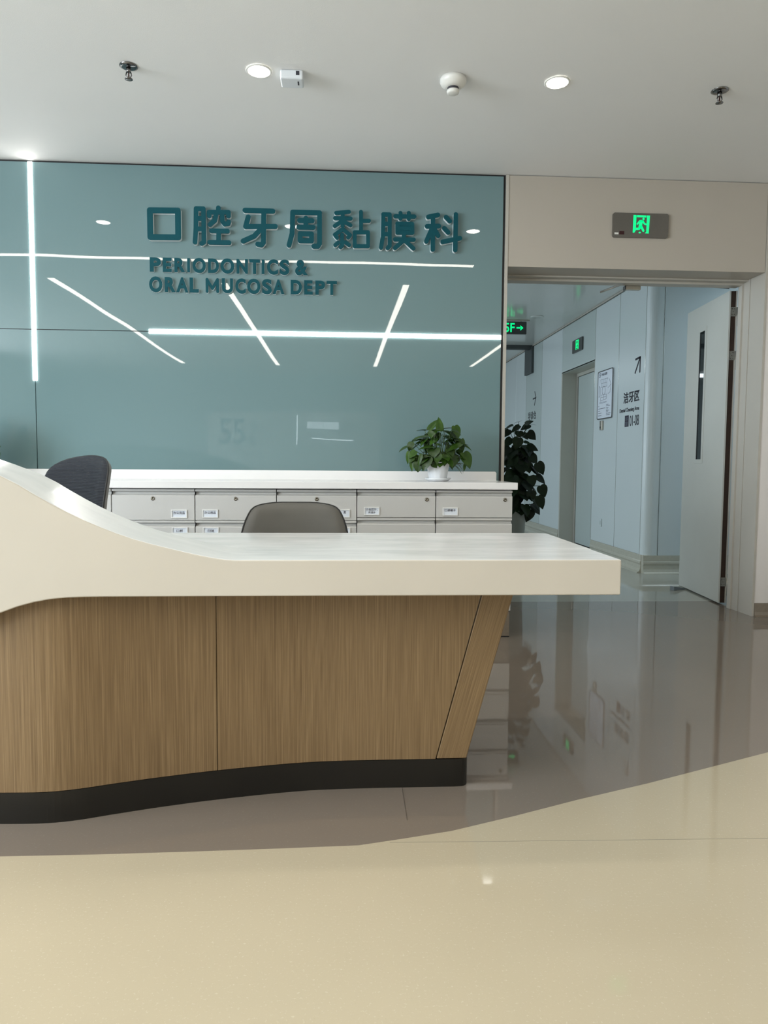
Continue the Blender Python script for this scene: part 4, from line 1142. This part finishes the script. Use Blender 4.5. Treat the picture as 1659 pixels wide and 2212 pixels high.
# --- tall dark plant in the corridor
def tall_plant():
    rnd = random.Random(11)
    Y0 = 5.95
    Z7 = (8.508, 1080, 890)
    c = on_y(1111, 1100, Y0)
    C0 = Vector((c.x, Y0, 0))
    root = empty('potted_tall_plant', C0)
    MB().lathe([(0.0, 0.001), (0.070, 0.001), (0.073, 0.01), (0.094, 0.59), (0.102, 0.595), (0.103, 0.62), (0.095, 0.62), (0.09, 0.59), (0.0, 0.59)], 36).build('pot', 'pot_grey', root, smooth=True)
    MB().lathe([(0.0, 0.595), (0.089, 0.5945)], 24).build('soil', 'soil', root)
    MB().tube([(0, 0, 0.596), (0.0, 0, 0.8), (-0.01, 0, 1.16)], 0.022, 10).build('moss_pole', 'soil', root, smooth=True)
    S = 1 / 8.508 * Y0 / F_PX
    def pp(p, dy):
        q = on_y(Z7[1] + p[0] / Z7[0], Z7[2] + p[1] / Z7[0], Y0 + dy); return q - C0
    LV = [((345, 182), (410, 150), 22, .9), ((345, 182), (252, 192), 22, .9), ((238, 238), (72, 312), 75, .6), ((468, 225), (612, 148), 120, .5), ((545, 238), (380, 318), 130, .4), ((560, 240), (668, 222), 22, .8),
          ((512, 372), (672, 500), 190, .15), ((360, 250), (200, 365), 110, .4), ((160, 322), (72, 455), 160, .3), ((420, 395), (525, 498), 130, .3), ((350, 352), (352, 465), 160, .3), ((345, 475), (285, 690), 200, .1),
          ((440, 548), (578, 572), 100, .5), ((500, 622), (718, 690), 165, .3), ((205, 482), (72, 655), 155, .3), ((190, 658), (72, 745), 160, .3), ((555, 800), (695, 935), 200, .2), ((685, 935), (818, 1148), 210, .15),
          ((665, 1165), (852, 1310), 160, .3), ((745, 1355), (850, 1558), 215, .15), ((700, 1545), (806, 1785), 200, .1), ((595, 1695), (752, 1882), 180, .2), ((565, 1790), (492, 2025), 200, .1), ((335, 1815), (320, 2052), 205, .1),
          ((430, 1750), (400, 1900), 160, .1), ((330, 640), (200, 760), 170, .2), ((380, 900), (250, 1060), 190, .2), ((500, 950), (560, 1120), 200, .2), ((420, 1120), (300, 1300), 200, .1), ((560, 1180), (640, 1360), 200, .1),
          ((420, 1400), (330, 1580), 200, .1), ((560, 1450), (600, 1640), 200, .1), ((460, 620), (470, 820), 180, .1), ((300, 900), (120, 960), 190, .3), ((250, 1100), (80, 1180), 190, .3), ((640, 1000), (690, 1150), 180, .2)]
    for base, tip, w, up in LV:
        dy = rnd.uniform(-.16, -.02)
        add_leaf(root, LD, pp(base, dy), pp(tip, dy - .02), w * S * 1.04, (0.1 * (1 if base[0] > 395 else -1), -1 + up, up + .1), rnd,
                 (0, 0, max(.61, min(1.15, pp(base, 0).z - .05))), 'stem_dark', 0.003)
    for k in range(90):
        h = rnd.uniform(0.62, 1.16); a = rnd.uniform(0, 2 * math.pi)
        rmax = 0.20 if h < 1.0 else 0.14
        rad = rnd.uniform(0.03, rmax * .75)
        b0 = Vector((rad * math.cos(a), rad * math.sin(a), h))
        L = rnd.uniform(.09, .15)
        t0 = b0 + Vector((math.cos(a) * L * .6, math.sin(a) * L * .6, -L * rnd.uniform(.3, .9)))
        add_leaf(root, LD, b0, t0, rnd.uniform(.09, .13), (math.cos(a), math.sin(a), .5), rnd, (0, 0, max(.61, h - .04)), 'stem_dark', 0.003)
    tag(root, 'tall dark-leaved potted plant on a pole, standing in the corridor behind the glass wall end', 'potted plant')
tall_plant()

# ================================================================== HALL BEHIND THE CAMERA (seen mirrored in the glass)
pn = struct(MB().prism_xz(rounded_rect(-2.75, 0.85, -0.3, 2.08, 0.22, 6), 0, 0.02).build('wall_rear_panel', 'wall_panel_white'))
for v_ in pn.data.vertices:
    v_.co.y += YB + 0.001; v_.co.z = max(v_.co.z, 0.001)

YV = 2 * YW - (YB + 0.024)
def mir(px, py):
    q = on_y(px, py, YV); return (q.x, q.z)
rl = empty('wall_lettering', (-2.0, YB + 0.024, 1.2))
def rear_text(body, x0, x1, y0, y1, turn=False):
    a, b_ = mir(x0, y1), mir(x1, y0)
    a = (a[0] + 2.0, a[1] - 1.2); b_ = (b_[0] + 2.0, b_[1] - 1.2)
    if not turn:
        mb = text_mb(body, a[0], b_[0], a[1], b_[1], -0.002, 0.0015, 0.01)
    else:
        mb = text_mb(body, 0, 1, 0, 1, -0.002, 0.0015, 0.0)
        mb.v = [(a[0] + z * (b_[0] - a[0]), y, b_[1] - x * (b_[1] - a[1])) for x, y, z in mb.v]
    mb.build('lettering', 'ink_grey', rl)
rear_text('55', 472, 530, 901, 960)
rear_text('AREA', 546, 553, 904, 933, True)
rear_text('\u533a', 535, 553, 943, 960)
tag(rl, 'grey area number lettering on the hall wall opposite, mirrored in the glass', 'wall sign')
a, b_ = mir(639, 963), mir(640.2, 897)
o = MB().box(a[0], b_[0], YB + 0.022, YB + 0.026, a[1], b_[1]).build('led_strip', 'corridor_led')
tag(o, 'upright LED line on the hall wall opposite, seen only mirrored in the glass', 'light')
a, b_ = mir(674, 949), mir(768, 948)
o = MB().box(a[0], b_[0], YB + 0.022, YB + 0.026, a[1], a[1] + 0.011).build('led_strip', 'corridor_led')
tag(o, 'level LED line on the hall wall opposite, seen only mirrored in the glass', 'light')
a, b_ = mir(663, 928), mir(736, 914)
r = empty('lit_sign', (0, YB + 0.3, 0))
k_ = 0.985
MB().box(a[0] * k_, b_[0] * k_ - 0.33, 0, 0.03, a[1], b_[1]).build('sign_panel', 'far_sign_glow', r)
MB().box(b_[0] * k_ - 0.32, b_[0] * k_, 0, 0.03, a[1], b_[1]).build('sign_panel', 'far_sign_glow', r)
MB().box(b_[0] * k_ - 0.33, b_[0] * k_ - 0.32, 0.01, 0.02, b_[1] - .02, ZC).build('hanger', 'brushed_steel', r)
tag(r, 'hanging backlit sign in front of the hall wall opposite, seen mirrored in the glass', 'sign')
